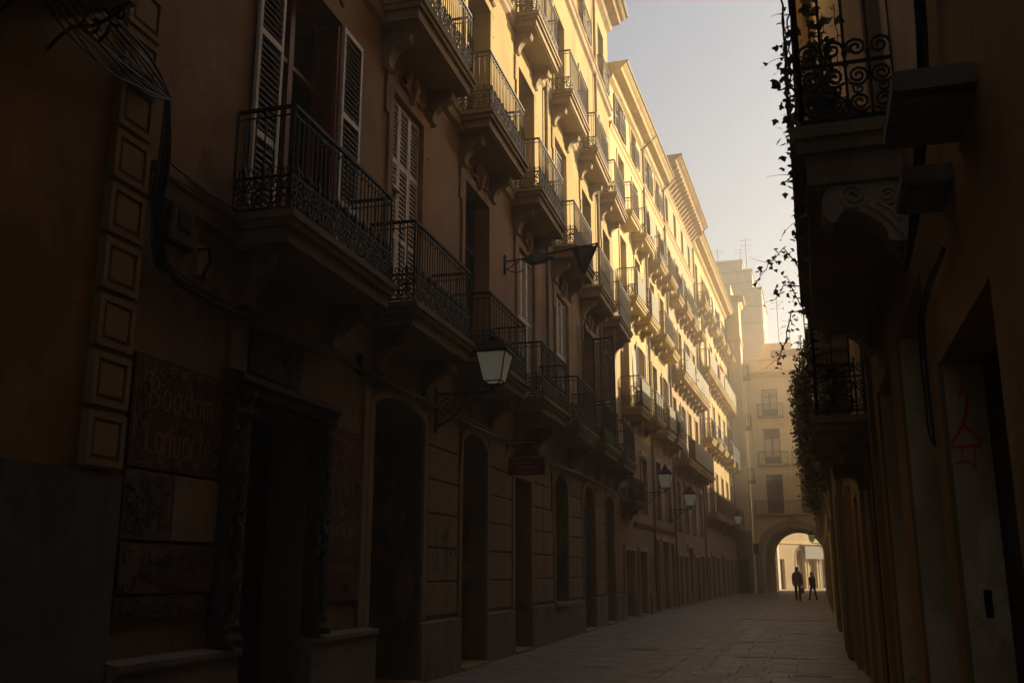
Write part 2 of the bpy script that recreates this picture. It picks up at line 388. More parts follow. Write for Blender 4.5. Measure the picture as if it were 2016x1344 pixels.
def bracket_mesh(D, h=.5, w=.2, carve=True, mat='slab_stone'):
    def mk():
        d = D*.56; prof = [(0, 0), (-d, 0)]
        prof += [(-d+.02+.13*math.sin(a)*-.5-.02, -.02-.11*(1-math.cos(a))) for a in [math.pi*i/7 for i in range(1, 8)]]
        prof += [(-d*.86, -h*.42), (-d*.62, -h*.50), (-d*.50, -h*.58), (-d*.36, -h*.70), (-d*.28, -h*.86), (-d*.30, -h*.95), (-d*.2, -h), (0, -h)]
        mb = MB().mat(mat); mb.prism_x(prof, 0, w)
        if carve:
            for xx in (-.006, w+.006):
                mb.tube([(xx, -d*.72+y, -h*.22+z) for y, z in spiral(0, 0, .015, d*.20, 0, 1.8, 16)], .012, 4)
                mb.tube([(xx, -d*.25+y, -h*.26+z) for y, z in spiral(0, 0, .012, d*.15, 2, -1.6, 14)], .012, 4)
                mb.tube([(xx, -d*.55, -h*.38), (xx, -d*.38, -h*.50), (xx, -d*.2, -h*.72), (xx, -d*.1, -h*.9)], .014, 4)
                mb.tube([(xx, -d*.40, -h*.35), (xx, -d*.22, -h*.50), (xx, -d*.12, -h*.66)], .012, 4)
            mb.box(w*.3, w*.7, -d-.012, -d*.5, -.2, -.03)
        return mb.mesh('bracket')
    return cached(('brk', D, h, w, carve, mat), mk)
def balcony(b, x0, L, z, D, H=1.15, ornate=True, fine=True, brackets=True, T=.32, carve=False, mat='slab_stone', rmat='iron', step=.105, bar=.0085, mold=True, bh=.62):
    sl = put('balcony', slab_mesh(L, D, T, mat, mold), b, (x0, -.002, z))
    put('railing', railing_mesh(L, D, H, ornate, step, bar, fine, rmat), sl, (0, -.002, .002))
    if brackets:
        for xx in (.22, L-.42): put('bracket', bracket_mesh(D, bh, .2, carve, mat), sl, (xx, 0, -T+.02))
    return sl
def french_mesh(w, h, mat='wood_brown', transom=True):
    def mk():
        mb = MB().mat(mat); t = .07
        mb.box(-w/2, -w/2+t, -.04, .05, 0, h); mb.box(w/2-t, w/2, -.04, .05, 0, h); mb.box(-w/2+t, w/2-t, -.04, .05, h-t, h)
        mb.box(-.055, .055, -.05, .05, 0, h-t)
        mb.box(-w/2+t, -.056, -.03, .05, 0, .55); mb.box(.056, w/2-t, -.03, .05, 0, .55)
        mb.box(-w/2+t+.08, -.136, -.042, .0, .12, .45); mb.box(.136, w/2-t-.08, -.042, .0, .12, .45)
        if transom: mb.box(-w/2+t, -.056, -.035, .05, h*.72, h*.72+.06); mb.box(.056, w/2-t, -.035, .05, h*.72, h*.72+.06)
        return mb.mesh('window')
    return cached(('fr', round(w, 3), round(h, 3), mat, transom), mk)
def pane_mesh(w, h, mat):
    def mk():
        mb = MB().mat(mat); mb.box(-w/2, w/2, 0, .012, 0, h); return mb.mesh('pane')
    return cached(('pane', round(w, 3), round(h, 3), mat), mk)
def window(b, xc, w, z, h, dep=.3, mat='wood_brown', glass='glass_dark', curtain=False, transom=True):
    o = put('window', french_mesh(w, h, mat, transom), b, (xc, dep, z))
    pw = w/2-.056-.07
    for sg in (-1, 1):
        put('pane', pane_mesh(pw, h-.55-.07, glass), o, (sg*(.056+pw/2), .01, .55))
    if curtain:
        mb = MB().mat('curtain')
        for sg in (-1, 1):
            n = 9
            P = [(sg*(.08+(pw-.05)*i/n), .035+.012*(i % 2)) for i in range(n+1)]
            for (xa, ya), (xb, yb) in zip(P, P[1:]): mb.quad((xa, ya, .5), (xb, yb, .5), (xb, yb, h-.08), (xa, ya, h-.08))
        put('curtain', mb, o)
    return o
def slat_mesh(w, mat):
    def mk():
        mb = MB().mat(mat); c, s_ = math.cos(R(60)), math.sin(R(60)); hw = .030; ht = .005
        v = []
        for x in (-w/2, w/2):
            for (u, n_) in ((-hw, -ht), (hw, -ht), (hw, ht), (-hw, ht)): v.append((x, u*c-n_*s_, u*s_+n_*c))
        mb.add(v, [(0, 1, 5, 4), (1, 2, 6, 5), (2, 3, 7, 6), (3, 0, 4, 7), (0, 3, 2, 1), (4, 5, 6, 7)])
        return mb.mesh('slat')
    return cached(('slat', round(w, 3), mat), mk)
def shutter_leaf(b, x, y, z, w, h, mat, frame, single=False, rz=0, rails=(.38,), spacing=.075, rx=0):
    """louvred leaf hung at its left edge (x), frame plus slats"""
    def mkf():
        mb = MB().mat(frame); t = .055
        mb.box(0, t, -.02, .02, 0, h); mb.box(w-t, w, -.02, .02, 0, h); mb.box(t, w-t, -.02, .02, 0, t*1.6); mb.box(t, w-t, -.02, .02, h-t*1.3, h)
        for r_ in rails: mb.box(t, w-t, -.02, .02, h*r_, h*r_+t*1.4)
        return mb.mesh('shutter')
    o = put('shutter', cached(('sh', round(w, 3), round(h, 3), frame, rails), mkf), b, (x, y, z), (rx, 0, rz))
    if rx == 0 and rz == 0: put('backing', cached(('bk', round(w, 3), round(h, 3)), lambda: MB().mat('wood_blackish').box(.04, w-.04, .022, .026, .05, h-.05).mesh('backing')), o)
    zs = []; zz = .12
    while zz < h-.1:
        if not any(h*r_-.02 < zz < h*r_+.10 for r_ in rails): zs.append(zz)
        zz += spacing
    if single:
        me = slat_mesh(w-.11, mat)
        for q in zs: put('slat', me, o, (w/2, 0, q))
    else:
        def mks():
            mb = MB().mat(mat); hw = .032
            for q in zs:
                mb.quad((.055, -hw*.5, q-.026), (w-.055, -hw*.5, q-.026), (w-.055, hw*.5, q+.026), (.055, hw*.5, q+.026))
                mb.quad((.055, -hw*.5, q-.034), (w-.055, -hw*.5, q-.034), (w-.055, -hw*.5, q-.026), (.055, -hw*.5, q-.026))
            return mb.mesh('slats')
        put('slats', cached(('sl', round(w, 3), round(h, 3), mat, rails, spacing), mks), o, kind='stuff')
    return o
def closed_shutters(b, x0, x1, z, h, n, mat, frame, single=False, y=.05, rails=(.38,)):
    w = (x1-x0)/n
    for i in range(n): shutter_leaf(b, x0+i*w+.006, y, z, w-.012, h, mat, frame, single, rails=rails)
def cornice_mesh(x0, x1, z, out, tiers, mat):
    """stepped cornice, profile in (y,z) swept along the facade, top at z"""
    mb = MB().mat(mat); prof = [(.0, z)]; prof.append((-out, z))
    for (d, dz) in tiers: prof.append((-d, z-dz))
    prof.append((.0, z-tiers[-1][1]-.02)); mb.prism_x(prof, x0, x1); return mb
def rustic_block(b, x0, x1, z0, z1, proud=.035, mat='shop_stone', name='stone_block'):
    me = cached(('blk', round(x1-x0, 3), round(z1-z0, 3), proud, mat), lambda: MB().mat(mat).bevbox(0, x1-x0, -proud, .01, 0, z1-z0, .018).mesh('stone_block'))
    return put(name, me, b, (x0, 0, z0))
def text_mesh(txt, size, mat, ext=.004, shear=0.0, align='CENTER', space=1.0):
    c = bpy.data.curves.new('letters', 'FONT'); c.body = txt; c.size = size; c.extrude = ext; c.shear = shear; c.align_x = align
    c.space_character = space; c.resolution_u = 3
    o = bpy.data.objects.new('letters_tmp', c); COL.objects.link(o)
    dg = bpy.context.evaluated_depsgraph_get(); me = bpy.data.meshes.new_from_object(o.evaluated_get(dg))
    bpy.data.objects.remove(o); bpy.data.curves.remove(c)
    me.materials.clear(); me.materials.append(MAT[mat]); me.name = 'lettering'; return me

def ell(cx, cz, rx, rz, a0=0, a1=360, n=14): return [(cx+rx*math.cos(R(a0+(a1-a0)*i/n)), cz+rz*math.sin(R(a0+(a1-a0)*i/n))) for i in range(n+1)]
STROKES = {
 'B': [[(.06, 0), (.06, 1.05)], ell(.06, .78, .30, .27, 90, -90), ell(.06, .26, .36, .27, 90, -90), ell(-.06, .9, .14, .2, -60, 200), [(.0, 1.08), (.2, 1.2), (.1, 1.32)]],
 'o': [ell(.2, .33, .15, .34)], 'd': [ell(.2, .33, .15, .34), [(.35, -.02), (.36, .5), (.30, .95), (.15, 1.05)]], 'a': [ell(.2, .33, .15, .34), [(.35, .66), (.35, .0), (.42, -.05)]],
 'm': [[(.04, 0), (.04, .66)], ell(.13, .5, .09, .17, 180, 0, 8)+[(.22, 0)], ell(.31, .5, .09, .17, 180, 0, 8)+[(.40, 0), (.44, -.08)]],
 'n': [[(.04, 0), (.04, .66)], ell(.17, .5, .13, .17, 180, 0, 8)+[(.30, 0), (.36, -.06)]], 'u': [[(.04, .66), (.05, .18)]+ell(.17, .17, .12, .18, 180, 360, 8), [(.29, .66), (.29, .0), (.35, -.05)]],
 'r': [[(.05, 0), (.05, .66)], ell(.2, .46, .15, .2, 180, 60, 6)], 't': [[(.15, .98), (.14, .1), (.22, -.03), (.3, .03)], [(.02, .66), (.3, .68)]], 'e': [[(.05, .36), (.34, .40)]+ell(.2, .35, .15, .34, 10, 310, 12)],
 'L': [[(.12, 1.05), (.10, .1), (.02, .02)], [(.02, .03), (.25, .08), (.42, -.06)], ell(.05, 1.0, .13, .12, 0, 260)], 'C': [ell(.26, .5, .24, .52, 50, 310)], 'O': [ell(.24, .5, .22, .52)],
 'S': [ell(.2, .76, .17, .26, 30, 260, 10)+ell(.2, .24, .18, .26, 100, -150, 10)], 'P': [[(.06, -.1), (.06, 1.05)], ell(.06, .75, .30, .29, 90, -90)], 'R': [[(.06, 0), (.06, 1.05)], ell(.06, .78, .28, .27, 90, -90), [(.12, .5), (.4, -.08)]],
 'E': [[(.38, 1.02), (.08, 1.0), (.07, 0), (.4, .03)], [(.07, .52), (.32, .54)]], 'I': [[(.12, 1.05), (.10, -.05)]], 'M': [[(.04, 0), (.08, 1.02), (.24, .3), (.42, 1.02), (.46, 0)]], 'i': [[(.08, .66), (.09, 0)], ell(.08, .85, .03, .03)],
 'c': [ell(.2, .33, .15, .34, 50, 310)], 'p': [[(.05, -.35), (.05, .66)], ell(.2, .33, .15, .34)]}
ADV = {'m': .50, 'i': .18, 'I': .24, 't': .34, 'r': .34, 'M': .56, 'C': .54, 'O': .54, 'S': .46, 'L': .46, 'B': .52, 'E': .48, 'R': .48, 'P': .44}
def ornate_letters(b, txt, xc, z, h, wmax, mat, y, wd=.016):
    tot = sum(ADV.get(c, .44) for c in txt); k = wmax/tot; x = xc-wmax/2
    for ch in txt:
        mb = MB().mat(mat)
        for pl in STROKES.get(ch, []):
            mb.ribbon([(x+u*k, y, z+v*h) for u, v in pl], wd, (0, -1, 0)); mb.ribbon([(x+u*k+wd*.5, y-.0006, z+v*h) for u, v in pl], wd*.8, (0, -1, 0))
        put('letter', mb, b); x += ADV.get(ch, .44)*k
HAZE = 0.0042

# ------------------------------------------------------------------ ground, street and its pavers
put('ground', MB().mat('joint_dirt').box(-200, 200, -150, 260, -.6, -.04), kind='structure', label='bare ground under the old town streets')
put('plaza_pavement', MB().mat('plaza_stone').box(-60, 60, 84.2, 180, -.3, .0), kind='structure', label='pale sunlit plaza paving beyond the arch')
street = put('street', MB().mat('joint_dirt').box(-7.2, 1.2, -20, 84.19, -.3, -.014), kind='structure', label='narrow street paved with worn grey stone slabs')
def cam_px(p):
    f_ = 1920.; pit = R(13.25); ya = R(17)
    x, y, z = p[0], p[1], p[2]-1.6
    xr = x*math.cos(ya)+y*math.sin(ya); yf = -x*math.sin(ya)+y*math.cos(ya)
    d = yf*math.cos(pit)+z*math.sin(pit); u = -yf*math.sin(pit)+z*math.cos(pit)
    if d < .1: return None
    return 1008+f_*xr/d, 672-f_*u/d
def left_edge(y): return -6.42+max(0, (33.3-y))*.0349+max(0, y-33.3)*.0140-.05
rnd = random.Random(5); cells = []
y = 1.0; row = 0
while y < 84.0:
    dp = .43; x = left_edge(y) - rnd.random()*.3
    while x < .66:
        wl = .66 if x < -2.55 else .52
        wl *= rnd.choice((.8, 1, 1, 1.15)); x2 = x+wl
        if x < -2.55 < x2: x2 = -2.50
        cells.append((x, min(x2, .68), y, y+dp)); x = x2
    y += dp; row += 1
vis = []
for c in cells:
    q = cam_px(((c[0]+c[1])/2, (c[2]+c[3])/2, 0))
    if q and -20 < q[0] < 2036 and q[1] < 1360: vis.append((c[2]**2+((c[0]+c[1])/2)**2, c))
vis.sort(key=lambda t: t[0]); near = {c for _, c in vis[:290]}
def paver_geo(mb, x0, x1, y0, y1, g, h, tilt):
    a, b = x0+g, x1-g; c, d = y0+g, y1-g; e = .006
    zs = [h+tilt*s for s in (-1, 1, 1, -1)]
    v = [(a, c, -.02), (b, c, -.02), (b, d, -.02), (a, d, -.02), (a, c, zs[0]-e), (b, c, zs[1]-e), (b, d, zs[2]-e), (a, d, zs[3]-e),
         (a+e, c+e, zs[0]), (b-e, c+e, zs[1]), (b-e, d-e, zs[2]), (a+e, d-e, zs[3])]
    mb.add(v, [(0, 1, 5, 4), (1, 2, 6, 5), (2, 3, 7, 6), (3, 0, 4, 7), (4, 5, 9, 8), (5, 6, 10, 9), (6, 7, 11, 10), (7, 4, 8, 11), (8, 9, 10, 11)])
def tone_attr(me, tones, per):
    at = me.attributes.new('tone', 'FLOAT', 'FACE'); at.data.foreach_set('value', [t for t in tones for _ in range(per)])
far_mb = MB().mat('paver_stone'); tones = []
for c in cells:
    if c in near:
        k = ('pv', round(c[1]-c[0], 2), rnd.randrange(4))
        def mk(c=c):
            m = MB().mat('paver_stone'); w = round(c[1]-c[0], 2); paver_geo(m, 0, w, 0, c[3]-c[2], .0022, rnd.uniform(-.003, .003), rnd.uniform(-.002, .002))
            me = m.mesh('paver'); tone_attr(me, [rnd.random()], 9); return me
        put('paver', cached(k, mk), street, (c[0], c[2], 0))
    else:
        paver_geo(far_mb, *c, .0022, rnd.uniform(-.003, .003), rnd.uniform(-.002, .002)); tones.append(rnd.random())
me = far_mb.mesh('distant_pavers'); tone_attr(me, tones, 9)
put('distant_pavers', me, street, kind='stuff')
# iron gratings and a seam drain in the paving
for (gx, gy, gl) in ((-1.6, 19.9, 1.5), (-.9, 27.5, 1.4), (-2.9, 35.3, 3.2), (-4.0, 17.2, .5), (-1.9, 24.2, .9)):
    g = MB().mat('iron')
    for i in range(int(gl/.06)): g.box(i*.06, i*.06+.035, 0, .16, -.01, .006)
    put('drain_grate', g, street, (gx, gy, 0))

put('manhole_cover', MB().mat('roller_metal').lathe([(.34, -.01), (.34, .004), (.30, .004), (.30, .001), (.26, .001), (.26, .005), (.02, .005)], 0, 0, 24), street, (-3.6, 21.5, 0))
put('manhole_cover', MB().mat('roller_metal').box(-.3, .3, -.3, .3, -.01, .005).box(-.26, .26, -.26, .26, .004, .007), street, (-.2, 17.0, 0))
# ------------------------------------------------------------------ LEFT SIDE: frames
P0 = (-5.88, 19.0, 0.0); RZ1 = R(92.0)
P1 = (-6.38, 33.3, 0.0); RZ2 = R(89.2)

# ---- yellow corner house at the near left
b1 = empty('yellow_house', P0, RZ1, label='dark ochre house with panelled quoins at the left edge', cat='building')
mb = MB(); ops = [dict(x0=-16.2, x1=-14.8, z0=6.12, z1=9.4)]
facade(mb, -40, -12.36, 2.35, 17.5, ops, 'yellow_house'); put('wall', mb, b1, (0, -.06, 0))
put('rear_mass', MB().mat('yellow_house').box(-40, -12.37, .36, 9, 0, 17.4), b1)
mb = MB().mat('rough_render'); mb.box(-40, -12.32, -.10, .36, 0, 2.36); put('plinth', mb, b1)
window(b1, -15.5, 1.4, 6.12, 3.28, .2, 'wood_dark')
qm = MB().mat('quoin_cream'); w_, h_ = .46, .425
qm.box(0, w_, -.045, .01, 0, h_)
for (a, b, c, d) in ((0, w_, 0, .055), (0, w_, h_-.055, h_), (0, .055, .055, h_-.055), (w_-.055, w_, .055, h_-.055)): qm.box(a+.001, b-.001, -.072, -.044, c+.001, d-.001)
qm.bevbox(.068, w_-.068, -.066, -.03, .068, h_-.068, .024)
qme = qm.mesh('quoin_block')
for i in range(19):
    if 2.40+i*.472 < 10.6: put('quoin_block', qme, b1, (-12.835, -.06, 2.40+i*.472))
mb = MB().mat('quoin_cream'); mb.box(-12.80, -12.40, -.09, -.055, 2.38, 10.8); put('pilaster', mb, b1)
sl = balcony(b1, -17.2, 3.75, 6.12, .75, brackets=False, mat='plinth_stone')
for k in (-.38, .12):   # wrought scroll stays under the balcony corner
    mb = MB().mat('iron')
    mb.tube([(3.2-k, 0-.75+y, -.36+z) for y, z in ((.0, 0), (.12, -.10), (.30, -.16), (.5, -.14), (.62, -.22), (.70, -.30))], .016, 5)
    mb.tube([(3.2-k, -.75+.30+y, -.50+z) for y, z in spiral(0, 0, .02, .17, 1.2, 1.5, 18)], .015, 5)
    mb.tube([(3.2-k, -.75+.08+y, -.46+z) for y, z in spiral(0, 0, .015, .10, 0, -1.3, 14)], .013, 5)
    put('scroll_stay', mb, sl)

# ---- brown and ochre house with the tall shutters
b2 = empty('balcony_house', P0, RZ1, label='tall brown and ochre house with five storeys of ornate iron balconies', cat='building')
WC = [-9.34, -6.06, -2.4, 1.45, 5.3, 9.1, 12.75]
WW = [1.5, 1.28, 1.55, 1.5, 1.5, 1.5, 1.4]
F1, F2, F3, F4 = 5.13, 9.72, 14.05, 18.45
ops = []
for i, c in enumerate(WC):
    hw = WW[i]/2
    ops += [dict(x0=c-hw, x1=c+hw, z0=F1+.03, z1=8.63, dep=.34), dict(x0=c-hw, x1=c+hw, z0=F2+.03, z1=13.0, dep=.40),
            dict(x0=c-hw+.05, x1=c+hw-.05, z0=F3+.03, z1=17.0, dep=.40), dict(x0=c-.6, x1=c+.6, z0=F4+.1, z1=20.9, dep=.40)]
G = [dict(x0=-10.42, x1=-8.88, z0=0.02, z1=3.28, dep=.55), dict(x0=-7.05, x1=-5.08, z0=.02, z1=4.02, rise=.18, dep=.95),
     dict(x0=-3.15, x1=-1.66, z0=.02, z1=4.0, rise=.20, dep=1.25), dict(x0=.34, x1=1.74, z0=.02, z1=3.5, dep=.9),
     dict(x0=4.15, x1=5.68, z0=.88, z1=4.0, rise=.34, dep=.4), dict(x0=7.75, x1=9.55, z0=.02, z1=3.98, rise=.55, dep=.28), dict(x0=11.45, x1=13.1, z0=.02, z1=3.95, rise=.16, dep=.35)]
mb = MB(); facade(mb, -12.33, 14.3, 0, 22.0, ops+G, 'ochre_facade', zsplit=4.75, mat_low='ground_brown', zsplit2=9.35, mat_mid='terracotta_facade')
mb.mat('ochre_facade').quad((14.3, 0, 0), (14.3, 9, 0), (14.3, 9, 22), (14.3, 0, 22))
put('wall', mb, b2)
put('rear_mass', MB().mat('ground_brown').box(-12.34, 14.28, 1.3, 9, 0, 4.6).box(-12.34, 14.28, .43, 9, 4.5, 21.9), b2)
for (z, t, o_) in ((F1-.01, .30, .13), (F2-.01, .30, .13), (F3-.01, .28, .12), (F4+.02, .32, .17)):
    mt = 'slab_shade' if z < 9 else 'slab_stone'
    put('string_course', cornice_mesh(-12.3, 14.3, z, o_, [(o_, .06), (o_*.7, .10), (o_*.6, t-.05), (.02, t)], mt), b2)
put('cornice', cornice_mesh(-12.3, 14.35, 22.35, .75, [(.75, .14), (.66, .22), (.55, .26), (.5, .36), (.22, .42), (.16, .6), (.02, .7)], 'slab_stone'), b2)
put('gutter', MB().mat('pipe_metal').tube([(-12.3, -.78, 22.3), (14.4, -.78, 22.3)], .07, 8), b2)
for c in (3.38, 11.0):
    put('downpipe', MB().mat('pipe_metal').tube([(c, -.08, 4.7), (c, -.08, 21.9)], .05, 8), b2)
for i, c in enumerate(WC):   # balconies, window surrounds, windows floor by floor
    near_ = i < 4
    hw = WW[i]/2
    x0 = -10.86 if i == 0 else c-1.28; L = 2.72 if i == 0 else 2.56
    balcony(b2, x0, L, F1, .68, 1.15, True, i < 5, True, .32, i < 3, bh=.60, mat='slab_shade')
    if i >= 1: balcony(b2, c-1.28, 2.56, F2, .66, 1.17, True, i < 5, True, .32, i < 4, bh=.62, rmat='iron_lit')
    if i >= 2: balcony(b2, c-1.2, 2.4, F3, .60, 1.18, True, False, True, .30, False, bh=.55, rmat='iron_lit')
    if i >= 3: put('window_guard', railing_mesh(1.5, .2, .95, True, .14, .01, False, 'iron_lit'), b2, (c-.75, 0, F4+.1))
    put('window_surround', surround(c-hw, c+hw, F1+.03, 8.63, .17, .045, mat='terracotta_facade', ear=.12), b2)
    put('window_surround', surround(c-hw, c+hw, F2+.03, 13.0, .17, .045, mat='ochre_facade', ear=.1), b2)
    put('window_surround', surround(c-hw+.05, c+hw-.05, F3+.03, 17.0, .15, .04, mat='ochre_facade'), b2)
    mb = MB().mat('terracotta_facade')    # stucco cartouche above the first floor lintel
    mb.prism_y([(c-.28, 8.86), (c-.10, 8.80), (c, 8.70), (c+.10, 8.80), (c+.28, 8.86), (c+.22, 9.06), (c+.1, 9.22), (c-.1, 9.22), (c-.22, 9.06)], -.09, .0)
    for sg in (-1, 1):
        mb.tube([(c+sg*x, -.08, 9.0+z) for x, z in spiral(.2, 0, .015, .13, 0, 1.5, 14)], .022, 5)
        mb.tube([(c+sg*x, -.07, z) for x, z in ((.05, 8.84), (.2, 8.9), (.4, 8.86), (.55, 8.95), (.72, 8.86))], .025, 5)
    mb.tube([(c, -.09, 8.7), (c, -.11, 8.95), (c, -.09, 9.2)], [.03, .09, .03], 6)
    put('stucco_ornament', mb, b2)
    z1h = 8.63-F1-.03
    if i == 0:
        window(b2, c, 1.5, F1+.03, z1h, .30, 'wood_red', 'glass_dark')
        shutter_leaf(b2, c-hw-.56, -.06, F1+.05, .54, z1h-.04, 'louvre_brown', 'louvre_white', True, rails=(.28, .63))
        shutter_leaf(b2, c+hw+.04, -.06, F1+.05, .60, z1h-.04, 'louvre_brown', 'louvre_white', True, rails=(.28, .63))
        shutter_leaf(b2, c+hw-.03, -.03, F1+.05, .32, z1h-.08, 'wood_red', 'wood_red', False, rz=R(88), rails=(.5,))
        shutter_leaf(b2, c-hw+.03, -.03, F1+.05, .32, z1h-.08, 'wood_red', 'wood_red', False, rz=R(88), rails=(.5,))
    elif i in (1, 3, 4):
        closed_shutters(b2, c-hw, c+hw, F1+.05, z1h-.04, 3, 'louvre_grey', 'louvre_grey', i == 1, .06, rails=(.36, .70) if i == 1 else (.55,))
        if i == 1: shutter_leaf(b2, c-hw+.05, -.02, F1+2.0, .40, .72, 'louvre_grey', 'louvre_grey', False, rails=(), rx=R(-32))
    elif i == 2: window(b2, c, 1.55, F1+.03, z1h, .31, 'wood_dark', 'glass_dark')
    elif i == 5:
        window(b2, c, 1.5, F1+.03, z1h, .31, 'wood_dark'); shutter_leaf(b2, c-hw-.02, -.04, F1+.05, .7, z1h-.04, 'louvre_brown', 'louvre_brown', False, rz=R(-168))
        shutter_leaf(b2, c+hw-.04, -.03, F1+.05, .7, z1h-.04, 'louvre_brown', 'louvre_brown', False, rz=R(-100))
    else:
        closed_shutters(b2, c-hw, c+hw, F1+.05, z1h-.04, 2, 'louvre_brown', 'louvre_brown', False, .06)
    window(b2, c, WW[i], F2+.03, 13.0-F2-.03, .36, 'wood_brown' if i != 1 else 'wood_red', 'glass_brown')
    if i == 4: closed_shutters(b2, c-hw, c+hw, F2+.05, 3.2, 2, 'louvre_white', 'louvre_brown', False, .1)
    window(b2, c, WW[i]-.1, F3+.03, 17.0-F3-.03, .36, 'wood_brown', 'glass_brown')
    window(b2, c, 1.2, F4+.1, 20.9-F4-.1, .36, 'wood_brown', 'glass_brown')
# ground floor of that house: plinth, piers, doors, shutters, panels
segs = [(-12.31, -10.42), (-8.88, -7.05), (-5.08, -3.15), (-1.66, .34), (1.74, 7.75), (9.55, 11.45), (13.1, 14.29)]
for a, b in segs:
    mb = MB().mat('plinth_stone'); pr = .16 if b < -7 else .055; e0 = -.0 if b > -7 else .0
    mb.box(a+.003, b-.003, -pr, .01, 0, .80); mb.prism_x([(.0, .80), (-pr, .80), (-pr-.035, .83), (-pr-.035, .88), (-.02, .91), (.0, .91)] if b < -7 else [(.0, .80), (-pr, .80), (-pr, .84), (-.01, .87), (0, .87)], a+.002, b-.002)
    put('plinth', mb, b2)
for g in G[1:]:
    put('door_surround', surround(g['x0'], g['x1'], .88 if g is G[4] else .89, g['z1'], .17, .05, g.get('rise', 0), 'shop_stone'), b2)
for (a, b) in ((-4.86, -3.37), (-1.44, .12), (1.96, 3.93), (5.90, 7.53), (9.77, 11.23), (13.32, 14.25)):
    for k in range(6):
        z0 = .93+k*.52
        if b-a > 1.8: rustic_block(b2, a, (a+b)/2-.012, z0, z0+.495); rustic_block(b2, (a+b)/2+.012, b, z0, z0+.495)
        else: rustic_block(b2, a, b, z0, z0+.495)
def plank_door(b, x0, x1, z0, z1, y, mat, arch=0):
    mb = MB().mat(mat); mb.box(x0, x1, y, y+.05, z0, z1); o = put('door', mb, b)
    n = 2; w = (x1-x0)/n
    for i in range(n):
        for (za, zb) in ((.06, .26), (.30, .62), (.66, .95)):
            m2 = MB().mat(mat); m2.bevbox(x0+i*w+.09, x0+(i+1)*w-.09, y-.035, y+.002, z0+(z1-z0)*za, z0+(z1-z0)*zb, .03); put('door_panel', m2, o)
    m3 = MB().mat('iron'); m3.tube([(x0+w-.06, y-.03, z0+1.0), (x0+w-.06, y-.09, z0+1.03), (x0+w-.06, y-.09, z0+1.17), (x0+w-.06, y-.03, z0+1.2)], .012, 6); put('handle', m3, o)
    return o
plank_door(b2, -10.40, -8.90, .03, 3.26, .48, 'wood_blackish')
plank_door(b2, -7.03, -5.10, .03, 4.0, .88, 'wood_blackish')
plank_door(b2, -3.13, -1.68, .03, 3.98, 1.18, 'wood_dark')
plank_door(b2, .36, 1.72, .03, 3.48, .82, 'wood_red')
def roller(b, x0, x1, z0, z1, y, mat='roller_metal'):
    mb = MB().mat(mat); z = z0; h = .095
    while z < z1-.01:
        zb = min(z+h, z1); q = (zb-z)
        mb.prism_x([(y+.03, z), (y, z+q*.12), (y-.018, z+q*.5), (y, z+q*.88), (y+.03, zb)], x0, x1); z = zb
    mb.box(x0, x1, y-.03, y+.04, z0, z0+.07)
    return put('roller_shutter', mb, b)
roller(b2, 7.77, 9.53, .03, 3.4, .16); roller(b2, 11.47, 13.08, .03, 3.62, .22)
mb = MB().mat('gold_paint'); mb.prism_y([(7.8, 3.42)]+[(x, z-.03) for x, z in arc_pts(7.8, 9.5, 3.42, .5)]+[(9.5, 3.42)], .14, .18)
for k in range(9):
    a = math.pi*(k+.5)/9; mb.tube([(8.65, .13, 3.44), (8.65+.78*math.cos(a), .13, 3.44+.45*math.sin(a))], .015, 4)
put('fanlight', mb, b2)
window(b2, 4.915, 1.5, .9, 3.05, .30, 'wood_blackish', 'glass_dark', transom=True)
put('sill', MB().mat('slab_stone').box(4.05, 5.78, -.12, .3, .80, .875), b2)
for g in G[1:4]+G[5:]:
    put('doorstep', MB().mat('slab_stone').box(g['x0']+.01, g['x1']-.01, -.12, g['dep']-.02, .0, .055), b2)
def scribble(mb, x0, x1, z0, z1, y, n, seed, w=.02):
    r_ = random.Random(seed)
    for k in range(n):
        x = r_.uniform(x0, x1); z = r_.uniform(z0, z1); P = [(x, y, z)]; a = r_.uniform(0, 6.3)
        for j in range(7):
            a += r_.uniform(-1.3, 1.3); x = min(max(x+math.cos(a)*.09, x0), x1); z = min(max(z+math.sin(a)*.11, z0), z1); P.append((x, y, z))
        mb.ribbon(P, w, (0, -1, 0))
    return mb
put('graffiti', scribble(MB().mat('graffiti_pale'), .5, 1.55, 1.5, 2.6, .765, 14, 3, .03), b2)
put('graffiti', scribble(MB().mat('graffiti_dark'), 8.0, 9.3, 1.0, 2.6, .138, 26, 4, .05), b2)
put('graffiti', scribble(MB().mat('graffiti_dark'), -4.7, -3.5, 1.5, 2.5, -.039, 10, 8, .03), b2)
# posters on the deep reveal of the third doorway
rr = random.Random(9)
for i in range(5):
    for j in range(3):
        m2 = MB().mat(rr.choice(['graffiti_pale', 'box_grey', 'wood_red', 'cloth_teal', 'white_paint', 'graffiti_pale']))
        yy = .28+j*.26; zz = 2.45-i*.32; m2.box(-1.668, -1.663, yy, yy+.22, zz, zz+.27); put('poster', m2, b2)
